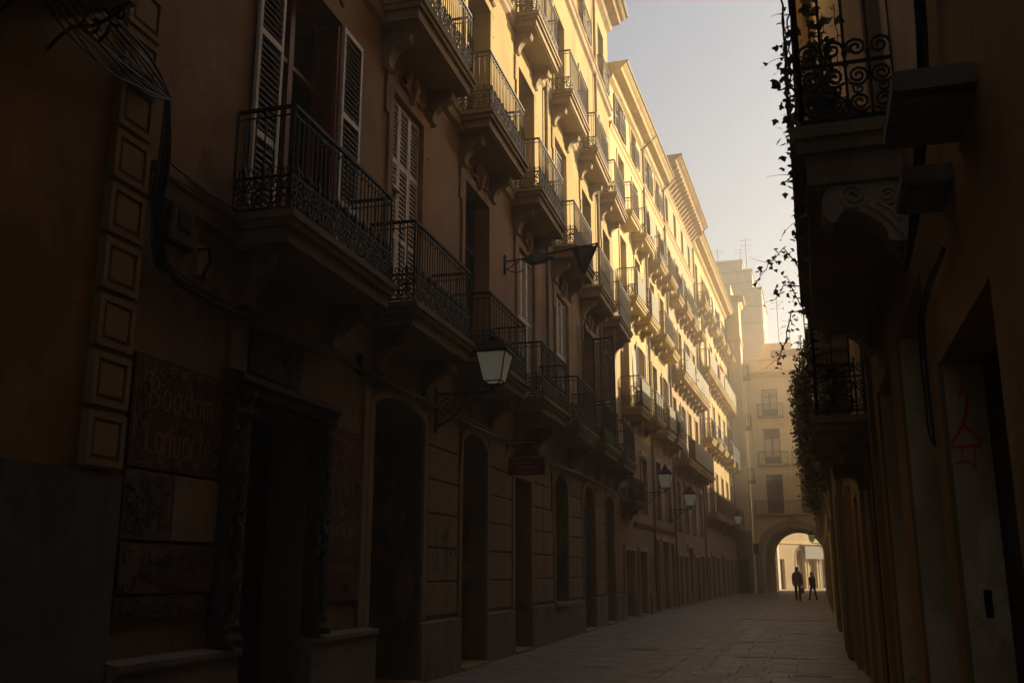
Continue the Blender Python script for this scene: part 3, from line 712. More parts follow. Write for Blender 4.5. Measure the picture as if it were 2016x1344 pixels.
# painted tile panel with gilt letters, carved relief slabs below it
mb = MB().mat('tile_red'); mb.box(-12.22, -10.80, -.05, .01, 2.46, 3.42); pn = put('tile_panel', mb, b2)
ornate_letters(pn, 'Boodom', -11.5, 2.98, .27, 1.02, 'gold_paint', -.0535)
ornate_letters(pn, 'Lanuorte', -11.5, 2.60, .27, 1.05, 'gold_paint', -.0535)
def scrollwork(pn, items):
    for (cx, cz, s_, sg) in items:
        m2 = MB().mat('gold_paint')
        m2.tube([(cx+sg*x, -.055, cz+z) for x, z in spiral(0, 0, s_*.12, s_, 0, 1.6, 18)], .006, 4)
        m2.tube([(cx, -.055, cz-s_), (cx+sg*s_*.6, -.055, cz-s_*.2), (cx+sg*s_*1.2, -.055, cz+s_*1.3)], .006, 4)
        put('gilt_scroll', m2, pn)
scrollwork(pn, ((-12.05, 3.12, .10, 1), (-12.06, 2.87, .09, -1), (-10.95, 3.12, .10, -1), (-10.93, 2.85, .11, 1), (-11.5, 3.33, .045, 1), (-11.72, 3.34, .04, -1), (-11.28, 3.34, .04, 1), (-11.5, 2.53, .04, -1), (-11.75, 2.53, .04, 1), (-11.22, 2.53, .045, 1), (-12.08, 2.62, .06, 1), (-10.92, 2.62, .07, -1)))
put('worn_scrollwork', scribble(MB().mat('gold_paint'), -12.18, -10.84, 2.5, 3.38, -.0528, 30, 51, .007), pn, kind='stuff')
def relief(b, x0, x1, z0, z1, mat, seed, proud=.05, n=60):
    mb = MB().mat(mat); mb.box(x0, x1, -proud, .01, z0, z1); r_ = random.Random(seed)
    for k in range(n):
        cx = r_.uniform(x0+.06, x1-.06); cz = r_.uniform(z0+.06, z1-.06); s_ = r_.uniform(.03, .075); sg = r_.choice((-1, 1))
        mb.tube([(cx+sg*x, -proud-.006, cz+z) for x, z in spiral(0, 0, .008, s_, r_.uniform(0, 6), r_.uniform(.7, 1.4), 9)], r_.uniform(.008, .016), 4)
    return put('relief_panel', mb, b)
relief(b2, -12.22, -11.55, 1.86, 2.43, 'carved_stone', 1, .05, 40)
put('pale_slab', MB().mat('shop_stone').bevbox(-11.53, -10.80, -.05, .01, 1.86, 2.43, .01), b2)
relief(b2, -12.22, -10.82, 1.42, 1.83, 'carved_red', 2, .06, 60); relief(b2, -12.22, -10.86, 1.22, 1.40, 'carved_red', 3, .05, 30)
# second panel right of the carved door
mb = MB().mat('tile_red'); mb.box(-8.54, -7.42, -.05, .01, 1.25, 3.33); pn = put('tile_panel', mb, b2)
for (tx, s_, z, w_, mt) in (('COLS', .25, 2.95, .62, 'gold_paint'), ('PERI', .34, 2.46, .62, 'gold_paint'), ('de', .15, 2.26, .2, 'gold_paint'), ('Municipi', .17, 2.02, .8, 'white_paint'), ('Berom', .14, 1.82, .7, 'gold_paint'), ('Romano', .12, 1.58, .8, 'gold_paint')):
    ornate_letters(pn, tx, -7.98, z, s_, w_, mt, -.0535, .012)
scrollwork(pn, ((-8.4, 3.1, .07, 1), (-7.55, 3.1, .07, -1), (-8.42, 2.7, .07, 1), (-7.52, 2.7, .07, -1), (-8.0, 3.26, .04, 1), (-8.1, 1.4, .07, 1), (-7.8, 1.4, .07, -1)))
put('worn_scrollwork', scribble(MB().mat('gold_paint'), -8.5, -7.46, 1.3, 3.28, -.0528, 40, 52, .006), pn, kind='stuff')
# carved stone doorcase: pilasters with rope column and leaf relief, entablature, transom grille panel
for (a, b) in ((-10.78, -10.44), (-8.86, -8.56)):
    mb = MB().mat('carved_door'); mb.box(a, b, -.15, .01, .92, 3.3); c = (a+b)/2
    mb.tube([(c+.05*math.cos(k*.9), -.17+.03*math.sin(k*.9), .95+k*.05) for k in range(46)], .035, 6)
    mb.lathe([(.06, 3.05), (.12, 3.12), (.09, 3.2), (.14, 3.28), (.14, 3.34)], c, -.14, 10); mb.lathe([(.14, .92), (.14, .98), (.09, 1.04), (.11, 1.1), (.06, 1.16)], c, -.14, 10)
    r_ = random.Random(int(a*10))
    for k in range(34):
        z = 1.15+k*.056; sg = (-1) ** k
        mb.tube([(c+sg*(.05+x), -.155, z+zz) for x, zz in spiral(.04, 0, .008, .05, 0, 1.1, 7)], .011, 4)
    put('carved_pilaster', mb, b2)
mb = MB().mat('carved_door'); mb.prism_x([(.0, 3.32), (-.17, 3.32), (-.19, 3.40), (-.24, 3.44), (-.24, 3.50), (-.05, 3.56), (0, 3.56)], -10.8, -8.5)
put('door_entablature', mb, b2)
relief(b2, -10.35, -9.2, 3.62, 4.06, 'carved_door', 6, .04, 50)
put('pilaster_strip', MB().mat('ground_brown').box(-10.74, -10.44, -.05, .01, 3.58, 4.2), b2)
put('pilaster_strip', MB().mat('shop_stone').box(-7.40, -7.24, -.05, .01, .92, 4.1), b2)

# ------------------------------------------------------------------ LEFT SIDE further along: houses in one row
def row_house(name, label, x0, x1, top, mat, low, floors, bays, ww, lowz, bal, cor, doors, guard=None, attic=None, gutter=True, side_mat=None):
    """floors: [(slab z, window height)], bays: window centres, bal: per floor None | ('each',D) | ('long',D) ; doors: ground openings"""
    b = empty(name, P1, RZ2, label=label, cat='building')
    ops = []; gd = [dict(x0=a, x1=c, z0=.02 if len(d) < 4 else d[3], z1=d[2], dep=.5) for d in doors for a, c in [(d[0], d[1])]]
    for (z, h) in floors:
        for c in bays: ops.append(dict(x0=c-ww/2, x1=c+ww/2, z0=z+.03, z1=z+h, dep=.34))
    if attic:
        for c in bays: ops.append(dict(x0=c-.45, x1=c+.45, z0=attic[0], z1=attic[1], dep=.3))
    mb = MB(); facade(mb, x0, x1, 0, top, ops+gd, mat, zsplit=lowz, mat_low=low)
    for xx in (x0, x1): mb.mat(mat).quad((xx, 0, 4), (xx, 9, 4), (xx, 9, top), (xx, 0, top))
    put('wall', mb, b)
    put('rear_mass', MB().mat(low).box(x0+.02, x1-.02, .55, 9, 0, lowz).box(x0+.02, x1-.02, .40, 9, lowz-.1, top-.1), b)
    for g in gd:
        o = put('door', MB().mat('wood_dark').box(g['x0'], g['x1'], .38, .44, g['z0'], g['z1']), b)
        cx = (g['x0']+g['x1'])/2
        put('door_panel', MB().mat('wood_dark').bevbox(g['x0']+.12, cx-.06, .35, .382, .3, g['z1']-.5, .02).bevbox(cx+.06, g['x1']-.12, .35, .382, .3, g['z1']-.5, .02), o)
        put('door_surround', surround(g['x0'], g['x1'], g['z0']+.0, g['z1'], .16, .07, 0, 'row_pier'), b)
        if g['z0'] < .1:
            put('doorstep', MB().mat('slab_stone').box(g['x0']+.01, g['x1']-.01, -.10, .37, .0, .05), b)
    for a, c in zip([x0]+[g['x1']+.15 for g in sorted(gd, key=lambda q: q['x0'])], [g['x0']-.15 for g in sorted(gd, key=lambda q: q['x0'])]+[x1]):
        if c-a > .12: put('plinth', MB().mat('plinth_stone').box(a+.005, c-.005, -.07, .01, 0, .78), b)
    k = 0
    for fi, (z, h) in enumerate(floors):
        for c in bays:
            k += 1; window(b, c, ww, z+.03, h-.03, .28, ('wood_brown', 'pipe_metal')[k % 2], ('glass_curtain', 'glass_brown', 'glass_curtain')[k % 3])
            put('window_surround', surround(c-ww/2, c+ww/2, z+.03, z+h, .13, .035, 0, mat), b)
            if k % 5 == 2:
                for sg in (-1, 1):
                    shutter_leaf(b, c+sg*(ww/2+.03)-(.45 if sg < 0 else 0), -.05, z+.05, .45, h-.1, 'louvre_brown', 'louvre_brown')
        kind = bal[fi]
        if kind is None: continue
        D = kind[1]; T = .26
        if kind[0] == 'each':
            for bi, c in enumerate(bays):
                v_ = (fi*3+bi*5+int(x0)) % 4; L_ = round(kind[2]+(0, .15, -.15, .25)[v_], 2); D_ = D+(0, .06, -.05, .0)[v_]
                balcony(b, c-L_/2, L_, z+(0, .03, -.02, 0)[v_], D_, (1.1, 1.02, 1.15, 1.08)[v_], v_ in (0, 3), False, v_ != 2, (T, T*.8, T*1.1, T)[v_], False, mat=mat, rmat='iron_row_lit', step=(.125, .105, .14, .12)[v_], bar=.011, bh=(.42, .34, .4, .5)[v_])
        else:
            L = round(bays[-1]-bays[0]+2.1, 2); sl = balcony(b, bays[0]-1.05, L, z, D, 1.1, False, False, False, T, False, mat=mat, rmat='iron_row_lit', step=.125, bar=.011)
            for c in bays:
                put('bracket', bracket_mesh(D, .4, .2, False, mat), sl, (c-bays[0]+1.05-.75, 0, -T+.02)); put('bracket', bracket_mesh(D, .4, .2, False, mat), sl, (c-bays[0]+1.05+.55, 0, -T+.02))
    if guard:
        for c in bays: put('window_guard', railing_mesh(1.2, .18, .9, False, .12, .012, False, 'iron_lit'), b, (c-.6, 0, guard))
    if attic:
        for c in bays: window(b, c, .9, attic[0], attic[1]-attic[0], .24, 'wood_brown', 'glass_brown', transom=False)
    put('cornice', cornice_mesh(x0+.01, x1-.01, top+.35, cor, [(cor, .12), (cor*.88, .2), (cor*.8, .24), (cor*.72, .34), (cor*.3, .4), (cor*.22, .6), (.02, .7)], mat), b)
    if gutter: put('gutter', MB().mat('pipe_metal').tube([(x0+.05, -cor-.02, top+.33), (x1-.05, -cor-.02, top+.33)], .06, 6), b)
    put('downpipe', MB().mat('pipe_metal').tube([(x1-.08, -.09, .1), (x1-.08, -.09, 3.2), (x1-.08, -.09, top-.3), (x1-.08, -cor*.6, top-.02), (x1-.08, -cor, top+.28)], .055, 8), b)
    return b
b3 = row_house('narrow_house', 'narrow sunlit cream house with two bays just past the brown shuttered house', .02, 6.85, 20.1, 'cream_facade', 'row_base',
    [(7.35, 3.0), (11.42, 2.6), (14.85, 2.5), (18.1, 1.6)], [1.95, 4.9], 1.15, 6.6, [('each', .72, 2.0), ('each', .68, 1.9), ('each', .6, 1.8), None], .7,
    [(.75, 2.4, 2.32), (3.45, 4.95, 2.32), (1.3, 2.6, 6.0, 3.75), (4.4, 5.5, 6.0, 3.75)], guard=18.15)
put('string_course', cornice_mesh(.03, 6.84, 18.05, .12, [(.12, .06), (.07, .1), (.05, .24), (.02, .28)], 'cream_facade'), b3)
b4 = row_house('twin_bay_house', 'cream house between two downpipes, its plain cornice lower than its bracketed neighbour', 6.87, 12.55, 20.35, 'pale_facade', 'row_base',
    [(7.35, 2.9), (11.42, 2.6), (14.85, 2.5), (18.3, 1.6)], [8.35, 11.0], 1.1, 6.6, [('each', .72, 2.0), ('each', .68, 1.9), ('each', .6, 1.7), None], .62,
    [(6.95+.2, 7.9, 2.85), (8.72, 10.35, 2.85), (11.0, 12.1, 2.85), (7.6, 8.8, 6.1, 3.7), (10.4, 11.6, 6.1, 3.7)], guard=18.35)
put('string_course', cornice_mesh(6.88, 12.54, 18.25, .12, [(.12, .06), (.07, .1), (.05, .24), (.02, .28)], 'pale_facade'), b4)
put('string_course', cornice_mesh(2.7, 6.84, 3.38, .10, [(.10, .06), (.06, .12), (.02, .2)], 'ground_brown'), b3)
put('string_course', cornice_mesh(6.88, 12.54, 3.38, .10, [(.10, .06), (.06, .12), (.02, .2)], 'ground_brown'), b4)
mz = balcony(b3, .35, 1.9, 4.0, .5, .75, True, False, True, .24, False, bh=.4, mat='plinth_stone')
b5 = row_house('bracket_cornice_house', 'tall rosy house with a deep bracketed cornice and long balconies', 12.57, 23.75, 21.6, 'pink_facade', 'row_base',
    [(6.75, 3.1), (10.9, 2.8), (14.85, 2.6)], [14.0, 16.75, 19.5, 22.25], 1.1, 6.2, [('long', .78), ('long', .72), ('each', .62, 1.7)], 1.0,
    [(13.3, 14.5, 2.3), (15.0, 16.3, 2.3), (16.75, 18.3, 2.75), (19.3, 20.9, 2.3), (21.5, 22.9, 2.4), (13.5, 14.6, 5.8, 3.4), (16.2, 17.3, 5.8, 3.4), (19.0, 20.1, 5.8, 3.4), (21.8, 22.9, 5.8, 3.4)], attic=(18.9, 20.3))
for z in (18.6, 20.75): put('string_course', cornice_mesh(12.58, 23.74, z, .13, [(.13, .06), (.08, .1), (.05, .24), (.02, .28)], 'pink_facade'), b5)
put('cornice_end', MB().mat('pink_facade').box(12.58, 12.9, .0, 4.0, 21.6, 22.4), b5)
me = MB().mat('pink_facade').prism_x([(.0, 0), (-.8, 0), (-.78, -.12), (-.5, -.22), (-.3, -.42), (-.12, -.62), (0, -.66)], 0, .24).mesh('cornice_bracket')
for i in range(18): put('cornice_bracket', me, b5, (12.8+i*.6, 0, 21.42))
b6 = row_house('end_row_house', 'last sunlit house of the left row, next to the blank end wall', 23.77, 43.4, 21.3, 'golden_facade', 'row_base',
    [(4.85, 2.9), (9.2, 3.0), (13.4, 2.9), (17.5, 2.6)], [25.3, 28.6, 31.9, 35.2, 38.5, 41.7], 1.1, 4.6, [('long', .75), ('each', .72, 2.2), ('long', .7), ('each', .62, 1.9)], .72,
    [(24.4, 25.7, 2.4), (26.6, 28.0, 2.5), (29.2, 30.6, 2.4), (32.2, 33.6, 2.6), (35.2, 36.6, 2.4), (38.4, 39.8, 2.4), (41.4, 42.7, 2.4)])
# reed and cloth screens tied to some balcony railings, each its own thing
def screen(x0, L, z, D, h, label, mat='screen_cloth'):
    mb = MB().mat(mat); n = max(3, int(L/.25))
    for i in range(n):
        a, b = x0+L*i/n, x0+L*(i+1)/n; ya, yb = -D-.03-.015*(i % 2), -D-.03-.015*((i+1) % 2)
        mb.add([(a, ya, z), (b, yb, z), (b, yb, z+h), (a, ya, z+h), (a, ya+.012, z), (b, yb+.012, z), (b, yb+.012, z+h), (a, ya+.012, z+h)],
               [(0, 1, 2, 3), (7, 6, 5, 4), (0, 4, 5, 1), (3, 2, 6, 7), (0, 3, 7, 4), (1, 5, 6, 2)])
    put('balcony_screen', mb, None, P1, (0, 0, RZ2), label=label, cat='screen', group='cloth screens tied to balcony railings')
screen(1.1, 1.6, 11.5, .68, .95, 'reed screen on the upper balcony nearest the brown house')
screen(4.1, 1.6, 11.5, .68, .95, 'reed screen on the second upper balcony of the narrow cream house')
screen(1.1, 1.7, 7.45, .72, .9, 'reed screen on the lowest sunlit balcony of the narrow cream house')
screen(4.1, 1.7, 7.45, .72, .9, 'reed screen on the low balcony beside the first long downpipe')
screen(7.5, 1.7, 7.45, .72, .9, 'reed screen on the low balcony between the two downpipes')
screen(13.2, 3.6, 11.0, .72, .95, 'near half of the cloth screen along the rosy house\'s upper long balcony')
screen(17.2, 5.6, 11.0, .72, .95, 'far half of the cloth screen along the rosy house\'s upper long balcony')
screen(15.0, 7.5, 6.9, .78, .95, 'cloth screen along the rosy house\'s lower long balcony')
screen(24.5, 8.0, 13.5, .7, .95, 'near cloth screen on the last house\'s long balcony')
screen(33.0, 9.0, 13.5, .7, .95, 'far cloth screen on the last house\'s long balcony')

# ------------------------------------------------------------------ END OF THE STREET
# blank end wall house standing forward of the row
eb = empty('end_wall_house', (-4.70, 77.0, 0), 0, label='tall plain house whose blank end wall closes the left row', cat='building')
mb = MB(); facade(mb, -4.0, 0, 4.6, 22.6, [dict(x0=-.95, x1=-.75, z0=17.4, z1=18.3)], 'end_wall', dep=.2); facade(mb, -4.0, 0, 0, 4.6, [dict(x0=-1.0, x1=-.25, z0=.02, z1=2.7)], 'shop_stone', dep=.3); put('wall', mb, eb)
for i in range(9):
    for k, (xa, xb) in enumerate(((-1.9, -1.08), (-.2, .03)) if i < 5 else (((-1.9, -.9), (-.88, .03)) if i % 2 else ((-1.4, -.45), (-.43, .03)))):
        rustic_block(eb, xa, xb, .05+i*.5, .05+i*.5+.48, .03)
put('rear_mass', MB().mat('end_wall').box(-7.2, -.02, .31, 2.95, 0, 22.5).box(-7.2, -.7, 2.9, 11, 0, 22.5), eb)
roller(eb, -1.0, -.25, .03, 2.68, .2)
put('string_course', MB().mat('end_wall').box(-4.0, .06, -.06, 2.9, 19.35, 19.6), eb)
put('cornice', cornice_mesh(-4.2, .45, 23.0, .35, [(.35, .12), (.28, .2), (.2, .3), (.02, .5)], 'end_wall'), eb)
put('side_cornice', MB().mat('end_wall').prism_y([(.0, 22.5), (.14, 22.62), (.22, 22.8), (.45, 22.88), (.45, 23.0), (.0, 23.0)], -.34, 2.95), eb)
for z in (8.4, 12.6, 16.6):   # small side balconies on the street face, seen edge on
    sb = put('balcony', slab_mesh(1.3, .45, .2, 'slab_stone', False), eb, (0, .8, z), (0, 0, R(90)))
    put('railing', railing_mesh(1.3, .45, 1.0, False, .12, .01, False, 'iron'), sb, (0, 0, .002))
put('roof_box', MB().mat('end_wall').box(-4, -.6, 1.0, 7, 22.4, 24.3), eb)
# house over the archway
ab = empty('archway_house', (0, 80.0, 0), 0, label='four storey house standing over the street archway', cat='building')
AX0, AX1, AT = -4.05, .66, 5.03
ops = [dict(x0=AX0, x1=AX1, z0=.0, z1=AT, rise=2.12, dep=.6)]
wins = []
for cx in (-2.83, -.25):
    for (z, h) in ((6.02, 3.0), (9.9, 2.75), (13.7, 2.15)): ops.append(dict(x0=cx-.62, x1=cx+.62, z0=z, z1=z+h, dep=.3)); wins.append((cx, z, h))
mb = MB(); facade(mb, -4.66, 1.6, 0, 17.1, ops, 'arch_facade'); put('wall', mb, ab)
put('rear_mass', MB().mat('arch_facade').box(-4.66, 1.6, .62, 5.9, 5.2, 17.0).box(-4.66, AX0-.02, .6, 5.9, 0, 5.2).box(AX1+.02, 1.6, .6, 5.9, 0, 5.2), ab)
mb = MB().mat('carved_door'); P = arc_pts(AX0, AX1, AT-2.12, 2.12, 24)     # barrel vault of the passage
for (xa, za), (xb, zb) in zip(P, P[1:]): mb.quad((xa, .6, za), (xb, .6, zb), (xb, 5.9, zb), (xa, 5.9, za))
mb.quad((AX0, .6, 0), (AX0, 5.9, 0), (AX0, 5.9, AT-2.12), (AX0, .6, AT-2.12)); mb.quad((AX1, .6, 0), (AX1, .6, AT-2.12), (AX1, 5.9, AT-2.12), (AX1, 5.9, 0))
put('vault', mb, ab)
mb = MB(); facade(mb, -4.66, 1.6, 0, 5.4, [dict(x0=-3.35, x1=.62, z0=0, z1=4.72, rise=1.95, dep=.3)], 'arch_facade'); put('rear_wall', mb, ab, (0, 5.9, 0))
put('arch_surround', surround(AX0, AX1, 0, AT, .5, .06, 2.12, 'row_pier'), ab)
put('keystone', MB().mat('row_pier').prism_y([(-1.88, 4.95), (-1.52, 4.95), (-1.44, 5.75), (-1.96, 5.75)], -.16, -.06), ab)
for xx in (AX0-.60, AX1-.05): put('impost', MB().mat('row_pier').box(xx, xx+.65, -.13, .3, 2.78, 2.96), ab)
for (cx, z, h) in wins:
    wd = window(ab, cx, 1.24, z, h, .22, 'wood_brown', 'glass_curtain' if z > 9 else 'glass_brown')
    if 9 < z < 12: put('roller_blind', MB().mat('roller_blind').box(-.6, .6, -.07, -.045, h-.75, h-.02), wd)
    if z > 13: put('roller_blind', MB().mat('curtain').box(-.6, .6, -.07, -.045, h-.25, h-.02), wd)
    put('window_surround', surround(cx-.62, cx+.62, z, z+h, .22, .03, 0, 'arch_facade', ear=.1), ab)
for cx in (-2.83, -.25):
    for (z, L) in ((9.8, 2.3), (13.62, 2.0)): balcony(ab, cx-L/2, L, z, .5, 1.0, False, False, False, .2, False, mold=False, step=.12, bar=.012)
balcony(ab, -4.4, 5.6, 5.92, .55, 1.02, False, False, False, .2, False, mold=False, step=.12, bar=.012)
put('cornice', cornice_mesh(-4.64, 1.6, 17.3, .45, [(.45, .1), (.36, .16), (.3, .28), (.02, .5)], 'arch_facade'), ab)
par = put('parapet', MB().mat('arch_facade').box(-4.64, -3.5, .0, .3, 17.28, 18.35).box(-1.75, -.45, .0, .3, 17.28, 18.35).box(.95, 1.6, .0, .3, 17.28, 18.35).box(-4.64, 1.6, -.04, .34, 18.3, 18.48).box(-4.64, 1.6, .05, .25, 17.28, 17.45), ab)
bme = cached('baluster', lambda: MB().mat('arch_facade').lathe([(.05, 0), (.045, .05), (.075, .25), (.05, .45), (.035, .6), (.05, .8), (.05, .88)], 0, 0, 8).mesh('baluster'))
for i in range(10): put('baluster', bme, par, (-3.4+i*.175, .15, 17.44))
for i in range(8): put('baluster', bme, par, (-.35+i*.17, .15, 17.44))
mb = MB().mat('arch_facade').box(-3.3, -.9, 3.0, 5.5, 17.0, 20.3); put('roof_room', mb, ab)
put('tiled_roof', MB().mat('terracotta_pot').prism_x([(1.6, 18.9), (3.2, 19.8), (3.2, 19.6), (1.6, 18.7)], -2.6, 1.2), ab)
put('roof_room', MB().mat('shop_stone').box(-.4, 1.6, 3.4, 5.5, 17.0, 19.6), ab)
rp = put('sign_board', MB().mat('wood_dark').box(-5.2, -4.3, -.4, -.3, 2.9, 3.7), ab)
# stepped grey tower block rising behind
tb = empty('stepped_tower_block', (0, 90, 0), 0, label='grey stepped tower block rising behind the roofs at street end', cat='building')
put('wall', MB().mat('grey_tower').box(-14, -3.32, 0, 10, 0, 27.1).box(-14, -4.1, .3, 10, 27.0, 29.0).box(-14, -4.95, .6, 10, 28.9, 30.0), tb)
for (xr, z) in ((-3.2, 27.15), (-3.98, 29.05), (-4.85, 30.03)): put('roof_edge', MB().mat('grey_tower').box(-14.1, xr, -.12 if z < 28 else .15, 10, z, z+.16), tb)
for z in (23.9, 25.5, 27.9): put('joint_band', MB().mat('slab_stone').box(-14.0, -3.3 if z < 27 else -4.08, -.03 if z < 27 else .27, .4, z, z+.07), tb)
for z in (22.3, 24.4): put('window', MB().mat('glass_brown').box(-3.33, -3.29, 1.0, 2.2, z, z+1.3), tb)
# sunlit plaza house beyond the arch, set obliquely
pz = empty('plaza_house', (-5.2, 90.6, 0), R(63.9), label='sunlit cream house across the plaza, seen through the archway', cat='building')
pops = [dict(x0=2.9+i*3.0, x1=4.1+i*3.0, z0=5.2, z1=7.6, dep=.3) for i in range(7)]+[dict(x0=4.2, x1=5.2, z0=.02, z1=2.7, dep=.3), dict(x0=7.4, x1=9.1, z0=.02, z1=3.6, rise=.84, dep=.5), dict(x0=9.8, x1=11.5, z0=.02, z1=3.6, rise=.84, dep=.5), dict(x0=12.2, x1=13.9, z0=.02, z1=3.6, rise=.84, dep=.5)]
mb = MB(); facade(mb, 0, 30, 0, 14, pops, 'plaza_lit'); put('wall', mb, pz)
put('rear_mass', MB().mat('plaza_lit').box(0, 30, .5, 9, 0, 13.9), pz)
for g in pops: put('window', MB().mat('wood_brown' if g['z1'] < 4 else 'glass_brown').box(g['x0'], g['x1'], .25, .3, g['z0'], g['z1']), pz)
for g in pops[8:]: put('arch_surround', surround(g['x0'], g['x1'], 0, g['z1'], .18, .06, .84, 'cream_facade'), pz)
put('string_course', MB().mat('cream_facade').box(0, 30, -.1, .0, 4.1, 4.4), pz)
aw = put('awning', MB().mat('awning_cloth').prism_x([(0, 4.05), (-.5, 3.9), (-.5, 2.75), (-.47, 2.75), (-.47, 3.86), (0, 4.0)], 8.4, 14.2), None, (-5.2, 90.6, 0), (0, 0, R(63.9)), label='olive grey shop awning on the plaza house beyond the arch', cat='awning')

# ------------------------------------------------------------------ RIGHT SIDE (local x = -Y, wall at X = 0.62)
RW = (.62, 0, 0); RZR = R(-90)
def yr(a, b): return dict(x0=-b, x1=-a)
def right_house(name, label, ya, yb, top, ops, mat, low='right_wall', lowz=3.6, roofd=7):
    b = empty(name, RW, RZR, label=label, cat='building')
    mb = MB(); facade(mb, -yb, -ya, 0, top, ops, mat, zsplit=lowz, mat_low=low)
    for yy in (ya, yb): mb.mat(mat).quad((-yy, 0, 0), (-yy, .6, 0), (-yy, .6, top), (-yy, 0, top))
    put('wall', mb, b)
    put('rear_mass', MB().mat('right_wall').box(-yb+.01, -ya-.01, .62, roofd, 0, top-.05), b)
    return b
o1 = [dict(**yr(3.5, 4.97), z0=.02, z1=2.57, dep=.24), dict(**yr(5.36, 6.96), z0=.02, z1=3.15, dep=.24), dict(**yr(7.75, 9.2), z0=.02, z1=3.15, dep=.24),
      dict(**yr(-1.5, .2), z0=.02, z1=2.7, dep=.24), dict(**yr(6.1, 7.5), z0=4.16, z1=7.4, dep=.3), dict(**yr(1.9, 3.1), z0=4.0, z1=6.8, dep=.35), dict(**yr(-2, -.6), z0=4.16, z1=7.4, dep=.3)]
r1 = right_house('graffiti_door_house', 'dark brown house at the right edge with a red hanger graffiti on its door jamb', -20, 10.15, 18.5, o1, 'right_wall')
for g in o1[:4]:
    put('door', MB().mat('wood_blackish').box(g['x0'], g['x1'], .19, .235, g['z0'], g['z1']), r1)
window(r1, -6.8, 1.4, 4.16, 3.24, .25, 'wood_brown', 'glass_brown'); window(r1, -2.5, 1.2, 4.0, 2.8, .3, 'wood_dark', 'glass_dark')
# whitewashed door jambs that face the camera, ochre painted edges
for (yj, zt) in ((4.97, 2.56), (6.96, 3.14), (9.2, 3.14)):
    jm = put('door_jamb', MB().mat('right_white').box(-yj-.0, -yj+.012, .012, .185, .03, zt), r1)
    put('jamb_edge', MB().mat('right_edge').box(-yj-.30, -yj+.010, -.012, .010, .03, zt+.02), jm)
    if zt < 3:
        g2 = MB().mat('graffiti_red'); xx = -4.97+.016
        def pt(u, z): return (xx, .012+u, z)
        hz = 2.29
        g2.ribbon([pt(.085, hz+.06), pt(.092, hz+.12), pt(.078, hz+.15), pt(.063, hz+.135), pt(.064, hz+.11)][::-1], .014, (1, 0, 0))
        g2.ribbon([pt(.085, hz+.06), pt(.075, hz+.02), pt(.062, hz-.02)], .014, (1, 0, 0))
        g2.ribbon([pt(.062, hz-.02), pt(.03, hz-.075), pt(.006, hz-.105), pt(.008, hz-.12)], .013, (1, 0, 0))
        g2.ribbon([pt(.062, hz-.02), pt(.10, hz-.06), pt(.13, hz-.10), pt(.132, hz-.118)], .015, (1, 0, 0))
        g2.ribbon([pt(.006, hz-.122), pt(.07, hz-.125), pt(.132, hz-.12)], .014, (1, 0, 0))
        g2.ribbon([pt(.05, hz-.12), pt(.045, hz-.16), pt(.043, hz-.19)], .006, (1, 0, 0))
        g2.ribbon([pt(.012, hz-.205), pt(.043, hz-.192), pt(.08, hz-.20), pt(.10, hz-.235)], .009, (1, 0, 0))
        g2.ribbon([pt(.098, hz-.125), pt(.097, hz-.17), pt(.10, hz-.235)], .007, (1, 0, 0))
        put('hanger_graffiti', g2, jm)
        put('bell_plate', MB().mat('iron').box(-4.957, -4.950, .085, .118, 1.40, 1.52), jm)
put('pale_wall_panel', MB().mat('right_white').box(-5.95, -4.25, -.008, .004, 3.95, 12.0), r1)
put('stone_ledge', MB().mat('plinth_stone').bevbox(-3.80, -3.30, -.265, .0, 3.195, 3.27, .012).box(-3.74, -3.36, -.225, .0, 3.17, 3.197), r1)
put('stone_ledge', MB().mat('plinth_stone').bevbox(-4.35, -3.98, -.19, .0, 3.12, 3.19, .01).box(-4.31, -4.02, -.16, .0, 3.10, 3.122), r1)
rb1 = balcony(r1, -9.3, 3.75, 4.12, .56, 1.12, 2, True, False, .34, True, mat='shop_stone', bar=.011, step=.15)
for yy in (5.75, 8.7): put('bracket', bracket_mesh(.70, .38, .26, True, 'row_pier'), rb1, (9.3-yy-.13, 0, -.33))
put('pilaster', MB().mat('right_wall').box(-10.15, -9.85, -.05, .01, 0, 4.0), r1)
o2 = [dict(**yr(11.0, 12.3), z0=.02, z1=2.75, dep=.3), dict(**yr(13.3, 14.6), z0=.02, z1=2.75, dep=.3), dict(**yr(15.6, 16.9), z0=.02, z1=2.75, dep=.3),
      dict(**yr(11.4, 12.8), z0=3.2, z1=5.9, dep=.3), dict(**yr(14.6, 15.9), z0=4.95, z1=7.5, dep=.3)]
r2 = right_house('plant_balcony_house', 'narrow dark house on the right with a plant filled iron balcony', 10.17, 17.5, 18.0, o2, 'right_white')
for g in o2[:3]: put('door', MB().mat('wood_dark').box(g['x0'], g['x1'], .2, .26, g['z0'], g['z1']), r2)
window(r2, -12.1, 1.4, 3.2, 2.7, .25, 'wood_brown', 'glass_brown'); window(r2, -15.25, 1.3, 4.95, 2.55, .25, 'wood_brown', 'glass_brown')
rb2 = balcony(r2, -13.2, 2.85, 3.14, .54, 1.08, 2, True, False, .24, True, mat='shop_stone', bar=.010, step=.15)
put('bracket', bracket_mesh(.54, .34, .24, True, 'slab_stone'), rb2, (2.3, 0, -.23)); put('bracket', bracket_mesh(.54, .34, .24, True, 'slab_stone'), rb2, (.4, 0, -.23))
rb3 = balcony(r2, -16.8, 2.9, 4.9, .52, 1.08, True, True, True, .26, False, mat='shop_stone', bar=.010, step=.15, bh=.4)
put('border_pilaster', MB().mat('wood_brown').box(-10.75, -10.45, -.055, .01, 0, 6.0), r2)
